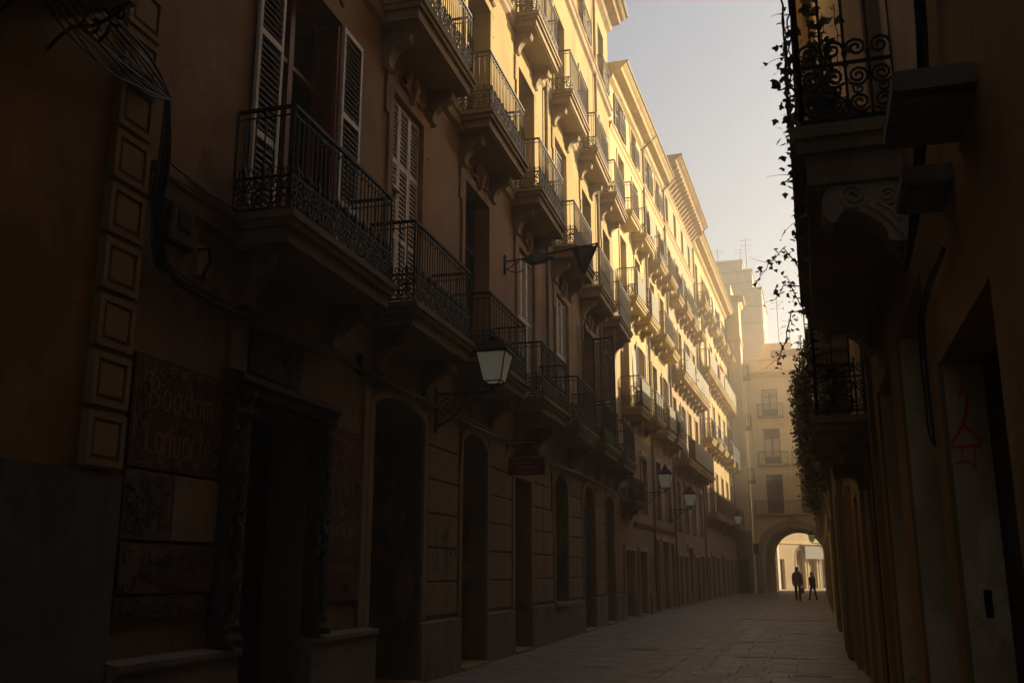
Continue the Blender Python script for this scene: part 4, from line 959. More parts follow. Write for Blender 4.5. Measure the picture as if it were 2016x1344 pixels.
for (nm, lb, ya, yb, top, mt, slabs) in (
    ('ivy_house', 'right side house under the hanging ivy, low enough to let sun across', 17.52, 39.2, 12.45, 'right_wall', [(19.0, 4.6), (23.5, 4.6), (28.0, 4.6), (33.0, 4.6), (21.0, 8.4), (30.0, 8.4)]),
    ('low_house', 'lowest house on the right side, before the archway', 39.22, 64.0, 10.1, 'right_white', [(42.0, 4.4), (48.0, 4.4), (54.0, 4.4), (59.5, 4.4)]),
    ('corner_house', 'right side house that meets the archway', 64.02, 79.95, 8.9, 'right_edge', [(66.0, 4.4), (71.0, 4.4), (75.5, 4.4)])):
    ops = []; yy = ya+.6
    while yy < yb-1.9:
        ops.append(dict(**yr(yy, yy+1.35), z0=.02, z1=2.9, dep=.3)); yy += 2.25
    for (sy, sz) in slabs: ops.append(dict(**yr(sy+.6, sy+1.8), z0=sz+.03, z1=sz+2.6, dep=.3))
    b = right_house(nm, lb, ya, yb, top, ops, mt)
    for g in ops:
        if g['z0'] < 1:
            put('door', MB().mat('wood_dark').box(g['x0'], g['x1'], .2, .26, g['z0'], g['z1']), b)
            put('door_surround', surround(g['x0'], g['x1'], .02, g['z1'], .16, .10+.05*(int(g['x1']*7) % 3), 0, ('right_white', 'right_edge', 'shop_stone')[int(-g['x0']*3) % 3]), b)
        else: window(b, (g['x0']+g['x1'])/2, g['x1']-g['x0'], g['z0'], g['z1']-g['z0'], .22, 'wood_brown', 'glass_brown')
    for q in range(int((yb-ya)/4.6)):
        put('downpipe', MB().mat(('pipe_metal', 'right_white')[q % 2]).tube([(-ya-2.2-q*4.6, -.13, .02), (-ya-2.2-q*4.6, -.13, 3.6), (-ya-2.2-q*4.6, -.09, top-.4)], .055, 8), b)
    for (sy, sz) in slabs: balcony(b, -sy-2.4, 2.4, sz, .55, 1.05, True, False, True, .24, False, mat='shop_stone', bh=.4)
    put('cornice', cornice_mesh(-yb+.01, -ya-.01, top+.3, .35, [(.35, .1), (.28, .18), (.2, .3), (.02, .45)], mt), b)

sh = empty('passage_sun_block', (2.6, 86.6, 0), 0, label='unseen low house added beyond the arch to keep sun out of the passage', cat='building')  # added block, out of view, shades the rear of the arch passage
mb = MB(); facade(mb, 0, 6.5, 0, 8.5, [dict(x0=1.0, x1=2.2, z0=.02, z1=2.6, dep=.3), dict(x0=1.0, x1=2.2, z0=4.2, z1=6.4, dep=.3), dict(x0=3.8, x1=5.0, z0=4.2, z1=6.4, dep=.3)], 'plaza_lit'); put('wall', mb, sh)
put('rear_mass', MB().mat('plaza_lit').box(0, 6.5, .35, 6.2, 0, 8.4), sh); put('cornice', cornice_mesh(-.1, 6.6, 8.8, .3, [(.3, .1), (.2, .2), (.02, .4)], 'plaza_lit'), sh)

# ------------------------------------------------------------------ street lanterns on scrolled wall brackets
def wall_pt(s, d, z, base=P0, rz=RZ1):
    c, s_ = math.cos(rz), math.sin(rz); return (base[0]+s*c+d*s_, base[1]+s*s_-d*c, z)
def lantern(loc, rz, arm, sc, label, drop=.0):
    o = empty('street_lantern', loc, rz, label=label, cat='street lamp', group='lanterns on wall brackets')
    mb = MB().mat('iron')   # bracket: wall plate, arm, brace scroll ; origin at the wall, arm height z=0
    mb.box(-.03, .03, -.03, .0, -.62, .12); mb.tube([(0, -.02, 0), (0, -arm-.02, 0)], .022, 6)
    mb.tube([(0, -.02, -.55), (0, -arm*.25, -.42), (0, -arm*.5, -.2), (0, -arm*.8, -.03)], .018, 6)
    br = put('bracket', mb, o)
    mb = MB().mat('iron'); mb.tube([(0, -.20-y, -.2+z) for y, z in spiral(0, 0, .02, .15, 0, 1.7, 22)], .013, 5)
    mb.tube([(0, -arm*.5-y, -.10+z) for y, z in spiral(0, 0, .012, .085, math.pi, -1.6, 18)], .011, 5)
    mb.tube([(0, -.06-y, -.45+z) for y, z in spiral(0, 0, .012, .07, 0, 1.5, 16)], .011, 5)
    put('scroll', mb, br)
    y0 = -arm; zb = .10; h = .50*sc; r0 = .155*sc; r1 = .26*sc     # glass body, wider at the top
    mb = MB().mat('iron'); mb.tube([(0, y0, -.02), (0, y0, zb)], .02, 6); mb.lathe([(.05, zb-.06), (.09, zb-.03), (.03, zb)], 0, y0, 8)
    cor = lambda r, z: [(sx*r, y0+sy*r, z) for sx, sy in ((-1, -1), (1, -1), (1, 1), (-1, 1))]
    for k in range(4):
        a = cor(r0, zb+.05); b = cor(r1, zb+.05+h)
        mb.tube([a[k], b[k]], .014*sc, 4); mb.tube([a[k], a[(k+1) % 4]], .014*sc, 4); mb.tube([b[k], b[(k+1) % 4]], .018*sc, 4); mb.tube([a[k], (0, y0, zb-.02)], .010, 4)
    put('lamp_frame', mb, o)
    for k in range(4):
        a = cor(r0*.97, zb+.055); b = cor(r1*.97, zb+.045+h); g = MB().mat('milk_glass')
        A, B, Cc, D = Vector(a[k]), Vector(a[(k+1) % 4]), Vector(b[(k+1) % 4]), Vector(b[k])
        n_ = (B-A).cross(D-A).normalized()*.004
        g.add([A, B, Cc, D, A-n_, B-n_, Cc-n_, D-n_], [(0, 1, 2, 3), (7, 6, 5, 4), (0, 4, 5, 1), (1, 5, 6, 2), (2, 6, 7, 3), (3, 7, 4, 0)])
        put('glass_panel', g, o)
    zt = zb+.05+h; mb = MB().mat('iron'); e = r1*1.16
    c0 = cor(e, zt); c1 = cor(e, zt+.03*sc); c2 = cor(r1*.72, zt+.14*sc); c3 = cor(r1*.34, zt+.22*sc)
    for q0, q1 in ((c0, c1), (c1, c2), (c2, c3)):
        for k in range(4): mb.quad(q0[k], q0[(k+1) % 4], q1[(k+1) % 4], q1[k])
    mb.quad(*c0[::-1]); mb.quad(*c3); rf = put('roof', mb, o)
    mb = MB().mat('iron'); mb.lathe([(r1*.22, zt+.21*sc), (r1*.34, zt+.26*sc), (r1*.34, zt+.30*sc), (r1*.15, zt+.33*sc), (.02, zt+.36*sc)], 0, y0, 10); put('finial', mb, rf)
    return o
lantern(wall_pt(-4.62, .04, 4.36), RZ1, .98, .92, 'large milk glass lantern in front of the nearest first floor balconies')
lantern(wall_pt(4.3, .04, 4.55, P1, RZ2), RZ2, .92, 1.0, 'lantern on a long arm beside the lower sunlit balconies')
lantern(wall_pt(11.2, .04, 4.30, P1, RZ2), RZ2, .92, 1.0, 'lantern just beyond the second one, low under the long balcony')
lantern(wall_pt(34.6, .04, 4.55, P1, RZ2), RZ2, .95, 1.0, 'small lantern at the far end of the left row')
lantern((.60, 76.0, 3.6), RZR, .9, .95, 'lantern hanging at the right of the archway mouth')

# ------------------------------------------------------------------ red hanging sign
sg = empty('hanging_sign', wall_pt(-.30, .03, 0), R(92-90), label='dark red arched hanging sign with pale lettering above a doorway', cat='sign')
# local x runs out from the wall, faces -y (towards the camera)
mb = MB().mat('sign_red'); zb, zt = 3.46, 3.83
P = [(.05, zb)]+[(.79, zb), (.80, zb+.02), (.80, zt)]+[(x, z) for x, z in arc_pts(.14, .72, zt+.02, .22, 12)[::-1]]+[(.05, zt), (.04, zb+.02)]
mb.prism_y(P, -.02, .02); bd = put('board', mb, sg)
for (tx, s_, x, z) in (('Verge de Ca Docenda', .072, .42, 3.785), ('Cava y Masions', .062, .33, 3.685), ('Taller de Clavissos', .062, .46, 3.60), ('C. 12 de les pintures  comtes', .04, .43, 3.50)):
    put('lettering', text_mesh(tx, s_, 'sign_letter', .002), bd, (x, -.024, z), (R(90), 0, 0), (1.0, 1.1, 1))
mb = MB().mat('sign_letter')
for q in ([(.66, 3.88), (.66, 4.03), (.78, 4.03), (.78, 3.88)], [(.68, 4.0), (.775, 3.89)], [(.70, 3.97), (.74, 3.97), (.745, 3.94)], [(.54, 4.03), (.63, 3.99)]):
    mb.ribbon([(x, -.0235, z) for x, z in q], .010, (0, -1, 0))
mb.ribbon([(.06, -.0235, 3.74), (.055, -.0235, 3.64), (.16, -.0235, 3.635)], .008, (0, -1, 0)); put('emblem', mb, bd)
mb = MB().mat('iron'); mb.tube([(0, 0, 4.16), (.9, 0, 4.16)], .013, 6); mb.tube([(0, 0, 4.08), (.9, 0, 4.08)], .009, 6); mb.tube([(.02, 0, 3.95), (.02, 0, 4.3)], .012, 6)
for x in (.2, .65): mb.tube([(x, 0, 4.08), (x, 0, 3.9)], .007, 4)
put('bracket', mb, sg)

# ------------------------------------------------------------------ flag pole with a furled and a hanging flag
fp = empty('wall_flag', wall_pt(-.35, .02, 0), R(2), label='dark teal flag hanging from a long wall pole, half of it furled', cat='flag')
mb = MB().mat('iron'); mb.tube([(0, 0, 7.92), (.5, 0, 7.96), (2.0, -.15, 8.1)], .018, 6); mb.tube([(0, .05, 7.75), (.3, 0, 7.9)], .012, 5); mb.box(-.04, .02, -.06, .06, 7.65, 8.05)
mb.tube([(0, 0, 7.75), (.25, .02, 7.66), (.42, 0, 7.72)], .010, 5); put('pole', mb, fp)
mb = MB().mat('cloth_teal'); r_ = random.Random(3); n = 14; ring = 12; V = []
for i in range(n):
    u = i/(n-1); x = .42+.62*u; rad = .03+.12*math.sin(math.pi*min(1, u*1.15))**.8
    for j in range(ring):
        a = 2*math.pi*j/ring; rr_ = rad*(1+.22*math.sin(3*a+5*u)+r_.uniform(-.08, .08))
        V.append((x, -.02+rr_*math.cos(a)*.7, 7.96-.04+rr_*math.sin(a)*.95))
mb.add(V, [(i*ring+j, i*ring+(j+1) % ring, (i+1)*ring+(j+1) % ring, (i+1)*ring+j) for i in range(n-1) for j in range(ring)]); put('furled_cloth', mb, fp)
mb = MB().mat('cloth_teal'); nx, nz = 14, 12; V = []
for j in range(nz+1):
    v = j/nz; xa = 1.42+.24*v; xb = 2.0-.26*v**1.2
    for i in range(nx+1):
        u = i/nx; x = xa+(xb-xa)*u; zt_ = 8.06+.05*u
        V.append((x, -.12+.05*math.sin(u*9+v*2)*(.3+v)+.03*math.sin(u*17), zt_-.60*v+.02*math.sin(u*6)))
V2 = [(x, y+.006, z) for x, y, z in V]; k = nx+1
F = [(j*k+i, j*k+i+1, (j+1)*k+i+1, (j+1)*k+i) for j in range(nz) for i in range(nx)]
mb.add(V, F); mb.add(V2, [f[::-1] for f in F]); put('hanging_cloth', mb, fp)

# ------------------------------------------------------------------ cables, junction and meter boxes on the brown house
def cable_run(pts, n, spread, rad, label, seed, pale=.1, base=P0, rz=RZ1):
    r_ = random.Random(seed); o = empty('cable_bundle', base, rz, label=label, cat='cable', group='old cable runs on the facades')
    def cr(p0_, p1_, p2_, p3_, u): return .5*((2*p1_)+(p2_-p0_)*u+(2*p0_-5*p1_+4*p2_-p3_)*u*u+(3*p1_-p0_-3*p2_+p3_)*u*u*u)
    for k in range(n):
        off = Vector((r_.uniform(-1, 1), r_.uniform(-1, .3), r_.uniform(-1, 1)))*spread
        K = [Vector(p)+off*r_.uniform(.5, 1.4)+Vector((0, 0, r_.uniform(-1, .5)*spread)) for p in pts]; K[0] = Vector(pts[0])+off*.3; K[-1] = Vector(pts[-1])+off*.3
        K = [K[0]]+K+[K[-1]]; P = []
        for i in range(len(K)-3):
            for j in range(6): P.append(cr(K[i], K[i+1], K[i+2], K[i+3], j/6))
        P.append(K[-1])
        put('cable', MB().mat('cable_pale' if r_.random() < pale else 'cable').tube(P, rad*r_.uniform(.6, 1.2), 5), o)
    return o
cable_run([(-12.12, -.10, 4.3), (-11.6, -.07, 4.17), (-10.3, -.10, 4.15), (-8.8, -.10, 4.2), (-7.3, -.10, 4.14), (-5.1, -.08, 4.18), (-3.0, -.10, 4.15), (0, -.08, 4.18), (3.5, -.10, 4.15), (7, -.08, 4.18), (11, -.1, 4.15), (14.2, -.08, 4.2)], 8, .045, .011, 'thick black cable bundle running along the facade above the shop doors', 2)
cable_run([(-12.18, -.10, 5.75), (-12.2, -.12, 5.2), (-12.22, -.11, 4.7), (-12.12, -.10, 4.3), (-11.9, -.09, 4.2)], 9, .05, .018, 'vertical cable bundle in the corner beside the panelled quoins', 3, .2)
cable_run([(-12.18, -.12, 5.75), (-12.7, -.22, 5.62), (-13.3, -.32, 5.55), (-13.9, -.42, 5.6), (-14.5, -.5, 5.75)], 9, .07, .011, 'lower strands of sagging wires draped over the ochre house corner', 4, .25)
cable_run([(-12.18, -.12, 5.78), (-12.6, -.2, 5.85), (-13.2, -.3, 5.88), (-13.9, -.42, 5.85), (-14.5, -.5, 5.9)], 8, .06, .011, 'upper strands of wires draped to the ochre house balcony', 5, .25)
cable_run([(-12.1, -.10, 5.2), (-11.6, -.14, 5.15), (-10.9, -.16, 5.14)], 3, .02, .01, 'thin wires along the string course to the first balcony', 6)
cable_run([(3.6, -.06, 4.1), (3.7, -.06, 3.6), (3.62, -.06, 3.0)], 2, .02, .009, 'short loose wires hanging beside the arched shop window', 8)
cable_run([(-3.4, -.06, 4.1), (-3.35, -.07, 3.7), (-3.45, -.06, 3.2)], 2, .03, .009, 'wires dangling beside the second arched doorway', 9)
cable_run([(.3, -.1, 5.9), (2.5, -.12, 5.95), (5.0, -.1, 5.9), (6.8, -.1, 6.0)], 3, .03, .012, 'wires crossing the shaded base of the narrow cream house', 10, .2, P1, RZ2)
cable_run([(-5.5, -.06, 3.32), (-6.4, -.05, 3.4), (-7.5, -.06, 3.5), (-8.9, -.06, 3.5), (-10.1, -.05, 3.6)], 4, .03, .010, 'cables along the right hand wall under the near balcony', 12, .3, RW, RZR)
cable_run([(-3.95, -.04, 6.5), (-3.97, -.05, 5.0), (-4.0, -.04, 3.8), (-4.6, -.05, 3.3), (-5.5, -.05, 3.2)], 4, .025, .010, 'cables dropping down the right hand wall behind the stone ledges', 13, .3, RW, RZR)
cable_run([(-4.2, -.03, 2.9), (-5.15, -.03, 2.85), (-5.2, -.03, 2.3), (-5.18, -.03, 2.2)], 4, .02, .008, 'frayed cable ends on the pier between the right hand doors', 14, .6, RW, RZR)
mb = MB().mat('box_grey'); mb.bevbox(-11.93, -11.55, -.08, .0, 4.52, 5.04, .02); bx = put('meter_box', mb, None, P0, (0, 0, RZ1), label='grey meter box on the wall beside the corner cables', cat='meter box')
put('hood', MB().mat('box_grey').prism_x([(0, 5.09), (-.12, 5.05), (-.12, 5.03), (0, 5.06)], -11.95, -11.53), bx)
put('broken_cover', MB().mat('cable').bevbox(-11.85, -11.63, -.095, -.07, 4.64, 4.86, .02), bx)
mb = MB().mat('slab_stone'); mb.bevbox(-11.45, -11.27, -.07, .0, 4.32, 4.62, .01); bx = put('junction_box', mb, None, P0, (0, 0, RZ1), label='small pale junction box with loose wires near the first balcony', cat='junction box')
put('wires', MB().mat('cable').tube([(-11.5, -.09, 4.55), (-11.4, -.13, 4.6), (-11.33, -.12, 4.5), (-11.36, -.1, 4.4), (-11.4, -.09, 4.3)], .02, 5), bx)
mb = MB().mat('box_grey'); mb.bevbox(-7.62, -7.5, -.1, 0, 4.12, 4.34, .01); bx = put('bell_box', mb, None, P0, (0, 0, RZ1), label='small pale box with a wire loop under the second balcony', cat='box')
put('wire_loop', MB().mat('cable').tube([(-7.75+.09*math.cos(a), -.1, 4.22+.14*math.sin(a)) for a in [i*.52 for i in range(13)]], .02, 5), bx)

# ------------------------------------------------------------------ washing and oddments on far balconies
def drape(loc, rz, w, h, mat, label, name='hanging_cloth', cat='cloth', seed=1):
    mb = MB().mat(mat); r_ = random.Random(seed); nx, nz = 8, 6; V = []
    for j in range(nz+1):
        for i in range(nx+1): V.append((w*i/nx, -.02-.03*math.sin(i*1.7+j*.4)-.02*(j/nz), -h*j/nz*(1+.12*math.sin(i*1.1))))
    k = nx+1; F = [(j*k+i, j*k+i+1, (j+1)*k+i+1, (j+1)*k+i) for j in range(nz) for i in range(nx)]
    mb.add(V, F); mb.add([(x, y+.008, z) for x, y, z in V], [f[::-1] for f in F])
    put(name, mb, None, loc, (0, 0, rz), label=label, cat=cat)
drape(wall_pt(28.4, .78, 14.4, P1, RZ2), RZ2, .9, .9, 'cloth_red', 'red cloth hung over the last house\'s long balcony', seed=2)
drape(wall_pt(9.1, .80, 8.45, P1, RZ2), RZ2, .8, 1.0, 'cloth_dark', 'dark coat hung over a low sunlit balcony', seed=3)
drape(wall_pt(1.3, .35, 9.6, P1, RZ2), RZ2, .6, 1.5, 'cloth_white', 'white sheet drying at the first window past the brown house', seed=4)
drape(wall_pt(35.0, .80, 10.2, P1, RZ2), RZ2, 5.5, 1.15, 'cloth_dark', 'dark tarpaulin along a balcony near the blank end wall', seed=5)

# ------------------------------------------------------------------ roof aerials
def aerial(x, y, z, h, label, tilt=0):
    mb = MB().mat('antenna_metal'); mb.tube([(0, 0, 0), (tilt, 0, h)], .03, 5)
    for k, zz in enumerate((.93, .8)):
        mb.tube([(-.55+tilt*zz, 0, h*zz), (.55+tilt*zz, 0, h*zz)], .018, 4)
        for i in range(5): mb.tube([(-.5+.25*i+tilt*zz, -.25, h*zz), (-.5+.25*i+tilt*zz, .25, h*zz+.12*(i % 2))], .012, 4)
    put('roof_aerial', mb, None, (x, y, z), label=label, cat='aerial', group='television aerials on the roofs')
aerial(-4.6, 92, 29.0, 3.9, 'tallest aerial on the stepped tower block')
aerial(-5.4, 93, 30.0, 2.2, 'leaning aerial left of the tallest one', .25)
aerial(-7.3, 92, 30.0, 2.0, 'aerial at the left of the tower block roof')
aerial(-1.9, 84.5, 20.3, 4.2, 'thin aerial on the roof room over the archway')
aerial(-1.0, 84.8, 19.8, 3.0, 'second aerial behind the archway house parapet')

# ------------------------------------------------------------------ plants on the right hand balconies
LEAF = [(0, 0), (.35, .12), (.55, .42), (.30, .45), (.22, .72), (0, 1.0), (-.22, .72), (-.30, .45), (-.55, .42), (-.35, .12)]
def leaf(mb, p, size, rnd_, droop=.5):
    a = rnd_.uniform(0, 6.28); e = rnd_.uniform(-1.2, .3); d = Vector((math.cos(a)*math.cos(e), math.sin(a)*math.cos(e), math.sin(e)-droop*.3)).normalized()
    s_ = d.cross(Vector((0, 0, 1)));
    if s_.length < 1e-3: s_ = Vector((1, 0, 0))
    s_.normalize(); n_ = d.cross(s_)*rnd_.choice((.12, -.12)); s_ = (s_*math.cos(.5)+d.cross(s_)*math.sin(rnd_.uniform(-1, 1))).normalized()
    V = [Vector(p)+(s_*x+d*y_+n_*abs(x)*1.2)*size for x, y_ in LEAF]; c = Vector(p)+d*.45*size
    mb.add(V+[c], [(i, (i+1) % 10, 10) for i in range(10)])
def simple_leaf(mb, p, size, rnd_):
    d = Vector((rnd_.gauss(0, 1), rnd_.gauss(0, 1), rnd_.gauss(-.3, .8))).normalized(); s_ = d.cross(Vector((rnd_.gauss(0, 1), rnd_.gauss(0, 1), rnd_.gauss(0, 1)))).normalized()
    p = Vector(p); mb.add([p, p+d*size*.5+s_*size*.3, p+d*size, p+d*size*.5-s_*size*.3], [(0, 1, 2, 3)])
def vine(label, stems, size, dens, mats, seed, cat='ivy', lobed=True, name='ivy', twigs=0, jit=.04):
    r_ = random.Random(seed); o = empty(name, stems[0][0], 0, label=label, cat=cat, group='plants on the right hand balconies'); o0 = Vector(stems[0][0])
    st = MB().mat('twig'); lf = {m_: MB().mat(m_) for m_ in mats}; L_ = []
    for P in stems:
        P = [Vector(p)-o0 for p in P]; Q = []
        for a, b in zip(P, P[1:]):
            n_ = max(2, int((b-a).length/.06))
            for j in range(n_): Q.append(a.lerp(b, j/n_)+Vector((r_.gauss(0, .008), r_.gauss(0, .008), r_.gauss(0, .008))))
        Q.append(P[-1]); st.tube(Q, [.006*(1-.6*i/len(Q))+.0015 for i in range(len(Q))], 4)
        for q in Q:
            k = dens if r_.random() < dens % 1 or dens >= 1 else 0
            for _ in range(int(dens)+(1 if r_.random() < dens % 1 else 0)):
                m_ = r_.choice(mats); p = q+Vector((r_.gauss(0, jit), r_.gauss(0, jit), r_.gauss(0, jit)))
                (leaf if lobed else simple_leaf)(lf[m_], p, size*r_.uniform(.5, 1.2), r_)
        for _ in range(twigs):
            q = r_.choice(Q); d = Vector((r_.uniform(-1, -.1), r_.uniform(-.3, .3), r_.uniform(-.3, .6))).normalized()*r_.uniform(.06, .22)
            cv = Vector((r_.uniform(-.3, .3), r_.uniform(-.3, .3), r_.uniform(-.6, .2)))*d.length; st.tube([q+d*u+cv*u*u for u in (0, .2, .4, .6, .8, 1)], [.0028, .0024, .002, .0016, .0013, .0008], 3)
    put('stem', st, o)
    for m_ in mats:
        if lf[m_].f: put('foliage', lf[m_], o, kind='stuff')
    return o
XO = .62-.56-.015     # just outside the near balcony railing
r_ = random.Random(8)
vine('dark ivy trailing down the outer edge of the nearest right balcony', [[(XO+r_.uniform(-.03, .03), 5.6+r_.random()*1.2, 5.4-.3*r_.random()), (XO-.03, 5.7+r_.random(), 4.6), (XO-.02, 5.8+r_.random(), 4.1), (XO, 6.0+r_.random(), 3.8-.3*r_.random())] for _ in range(7)], .06, .75, ['leaf_green', 'leaf_olive', 'leaf_green'], 31, twigs=1)
vine('leafy plants crowded behind the scrolls of the nearest right balcony', [[(.15+r_.random()*.3, 5.7+r_.random()*2.8, 4.15), (.1+r_.random()*.35, 5.8+r_.random()*2.6, 4.8), (.1+r_.random()*.3, 5.8+r_.random()*2.6, 5.2+.4*r_.random())] for _ in range(22)], .075, 1.2, ['leaf_green', 'leaf_olive', 'leaf_red'], 32, cat='plant', name='balcony_plant')
vine('sprays of bougainvillea reaching into the sky from the right balcony end', [[(.06, 9.1, 4.3), (-.10, 9.1, 4.55), (-.25, 9.2, 4.45), (-.36, 9.2, 4.3)], [(.06, 9.2, 4.2), (-.12, 9.3, 4.25), (-.22, 9.3, 4.12)], [(.05, 9.3, 4.0), (-.08, 9.4, 4.0), (-.15, 9.4, 3.75), (-.24, 9.4, 3.5)], [(.05, 9.0, 3.9), (-.05, 9.0, 4.1), (-.1, 9.0, 4.25)]], .05, 5.0, ['leaf_green', 'leaf_olive'], 33, lobed=True, name='bougainvillea', cat='climbing plant', twigs=1, jit=.035)
vine('red leaved creeper hanging at the corner of the second right balcony', [[(.05+r_.random()*.1, 10.6+r_.random()*2.0, 4.3-.4*r_.random()), (.0, 10.8+r_.random()*1.5, 3.7), (.02, 11+r_.random()*1.5, 3.2)] for _ in range(10)], .08, 1.1, ['leaf_red', 'leaf_dry', 'leaf_green'], 34, name='creeper', cat='climbing plant')
vine('green plants growing inside the second right balcony', [[(.15+r_.random()*.3, 10.6+r_.random()*2.2, 3.2), (.15+r_.random()*.3, 10.7+r_.random()*2.2, 3.6+.3*r_.random())] for _ in range(14)], .08, 1.3, ['leaf_green', 'leaf_red'], 35, name='balcony_plant', cat='plant')
vine('long olive curtain of ivy hanging in front of the archway house', [[(.05-.35*r_.random()*r_.random(), 18.8+r_.random()*5, 6.1-.6*r_.random()), (.0-.25*r_.random(), 19+r_.random()*5, 5.2), (.0-.25*r_.random(), 19.3+r_.random()*5, 4.3), (.05-.15*r_.random(), 19.5+r_.random()*5, 3.6-.8*r_.random())] for _ in range(40)], .085, 1.15, ['leaf_olive', 'leaf_dry', 'leaf_green'], 36, lobed=False, name='ivy', twigs=1, jit=.07)
vine('low trailing plant below the white planter on the right', [[(.15-.2*r_.random(), 27+r_.random()*8, 5.0-.5*r_.random()), (.1-.2*r_.random(), 27+r_.random()*8, 4.2), (.1, 28+r_.random()*6, 3.6-.3*r_.random())] for _ in range(22)], .09, 1.0, ['leaf_olive', 'leaf_dry', 'leaf_green'], 37, lobed=False, name='trailing_plant', cat='plant', jit=.08)
pl = put('planter', MB().mat('white_planter').prism_x([(-.62, 4.72), (-.30, 4.72), (-.26, 5.02), (-.66, 5.02)], -26.0, -24.0), None, RW, (0, 0, RZR), label='white planter box outside a far right balcony', cat='planter')
for i, (x, y_, z) in enumerate(((.35, 6.0, 4.13), (.30, 7.2, 4.13), (.35, 11.2, 3.15))):
    mb = MB().mat('terracotta_pot'); mb.lathe([(.08, 0), (.13, .2), (.145, .2), (.145, .25), (.125, .25), (.12, .21)], 0, 0, 14)
    put('flower_pot', mb, None, (x, y_, z), label=('terracotta pot at the near end of the nearest right balcony', 'terracotta pot further in on the nearest right balcony', 'terracotta pot on the second right balcony')[i], cat='flower pot')
for (bx, lb, sd) in ((2.2, 'small potted plant on the low balcony past the brown house', 41), (8.3, 'dry plant spilling from the low balcony between the downpipes', 42), (22.0, 'straggly plant at the far end of the rosy house balcony', 43)):
    q = wall_pt(bx, .55, 7.4, P1, RZ2)
    vine(lb, [[(q[0]+r_.uniform(-.2, .1), q[1]+r_.uniform(-.6, .6), q[2]), (q[0]+r_.uniform(-.2, .2), q[1]+r_.uniform(-.7, .7), q[2]+r_.uniform(.4, 1.1))] for _ in range(10)], .10, 1.0, ['leaf_olive', 'leaf_dry'], sd, lobed=False, name='balcony_plant', cat='plant')

rb = random.Random(77); OR = ('near', 'second', 'third', 'fourth', 'fifth', 'far')
for (hs, bays_, fl, nmh) in ((b3, [1.95, 4.9], [(11.42, .6, 'second floor'), (14.85, .5, 'third floor')], 'narrow cream house'), (b4, [8.35, 11.0], [(11.42, .6, 'second floor'), (14.85, .5, 'third floor')], 'house between the downpipes'),
        (b5, [14.0, 16.75, 19.5, 22.25], [(10.9, .62, 'long second floor'), (14.85, .5, 'third floor')], 'rosy house'), (b6, [25.3, 28.6, 31.9, 35.2, 38.5], [(9.2, .6, 'second floor'), (17.5, .5, 'top')], 'last sunlit house')):
    for (z, d_, fn) in fl:
        for bi, c in enumerate(bays_):
            q = wall_pt(c+rb.uniform(-.5, .5), d_, z+.02, P1, RZ2); u = rb.random()
            if u < .45:
                vine('straggly potted plant at the %s %s balcony of the %s' % (OR[bi], fn, nmh), [[(q[0]+rb.uniform(-.25, .15), q[1]+rb.uniform(-.5, .5), q[2]), (q[0]+rb.uniform(-.2, .25), q[1]+rb.uniform(-.6, .6), q[2]+rb.uniform(.3, 1.3))] for _ in range(7)], .10, .8, ['leaf_olive', 'leaf_dry', 'leaf_green'], rb.randrange(999), lobed=False, name='balcony_plant', cat='plant')
            elif u < .68:
                drape(wall_pt(c-.5, d_+.14, z+1.1, P1, RZ2), RZ2, rb.uniform(.5, 1.0), rb.uniform(.5, .95), rb.choice(['cloth_white', 'cloth_teal', 'screen_cloth', 'cloth_white']), 'washing hung over the %s %s balcony of the %s' % (OR[bi], fn, nmh), 'washing', 'washing', rb.randrange(99))

# ------------------------------------------------------------------ two people walking through the far end of the street
def skin_mesh(name, verts, edges, radii, root, mats, split=None, lv=2):
    me = bpy.data.meshes.new(name); me.from_pydata(verts, edges, []); o = bpy.data.objects.new(name+'_tmp', me); COL.objects.link(o)
    o.modifiers.new('s', 'SKIN'); sv = me.skin_vertices[0].data
    for i, r1_ in enumerate(radii): sv[i].radius = r1_ if isinstance(r1_, tuple) else (r1_, r1_); sv[i].use_root = (i == root)
    ss = o.modifiers.new('u', 'SUBSURF'); ss.levels = lv; ss.render_levels = lv
    dg = bpy.context.evaluated_depsgraph_get(); out = bpy.data.meshes.new_from_object(o.evaluated_get(dg)); bpy.data.objects.remove(o); bpy.data.meshes.remove(me)
    out.materials.clear()
    for m_ in mats: out.materials.append(MAT[m_])
    if split: out.polygons.foreach_set('material_index', [split(p.center) for p in out.polygons])
    out.polygons.foreach_set('use_smooth', [True]*len(out.polygons)); return out
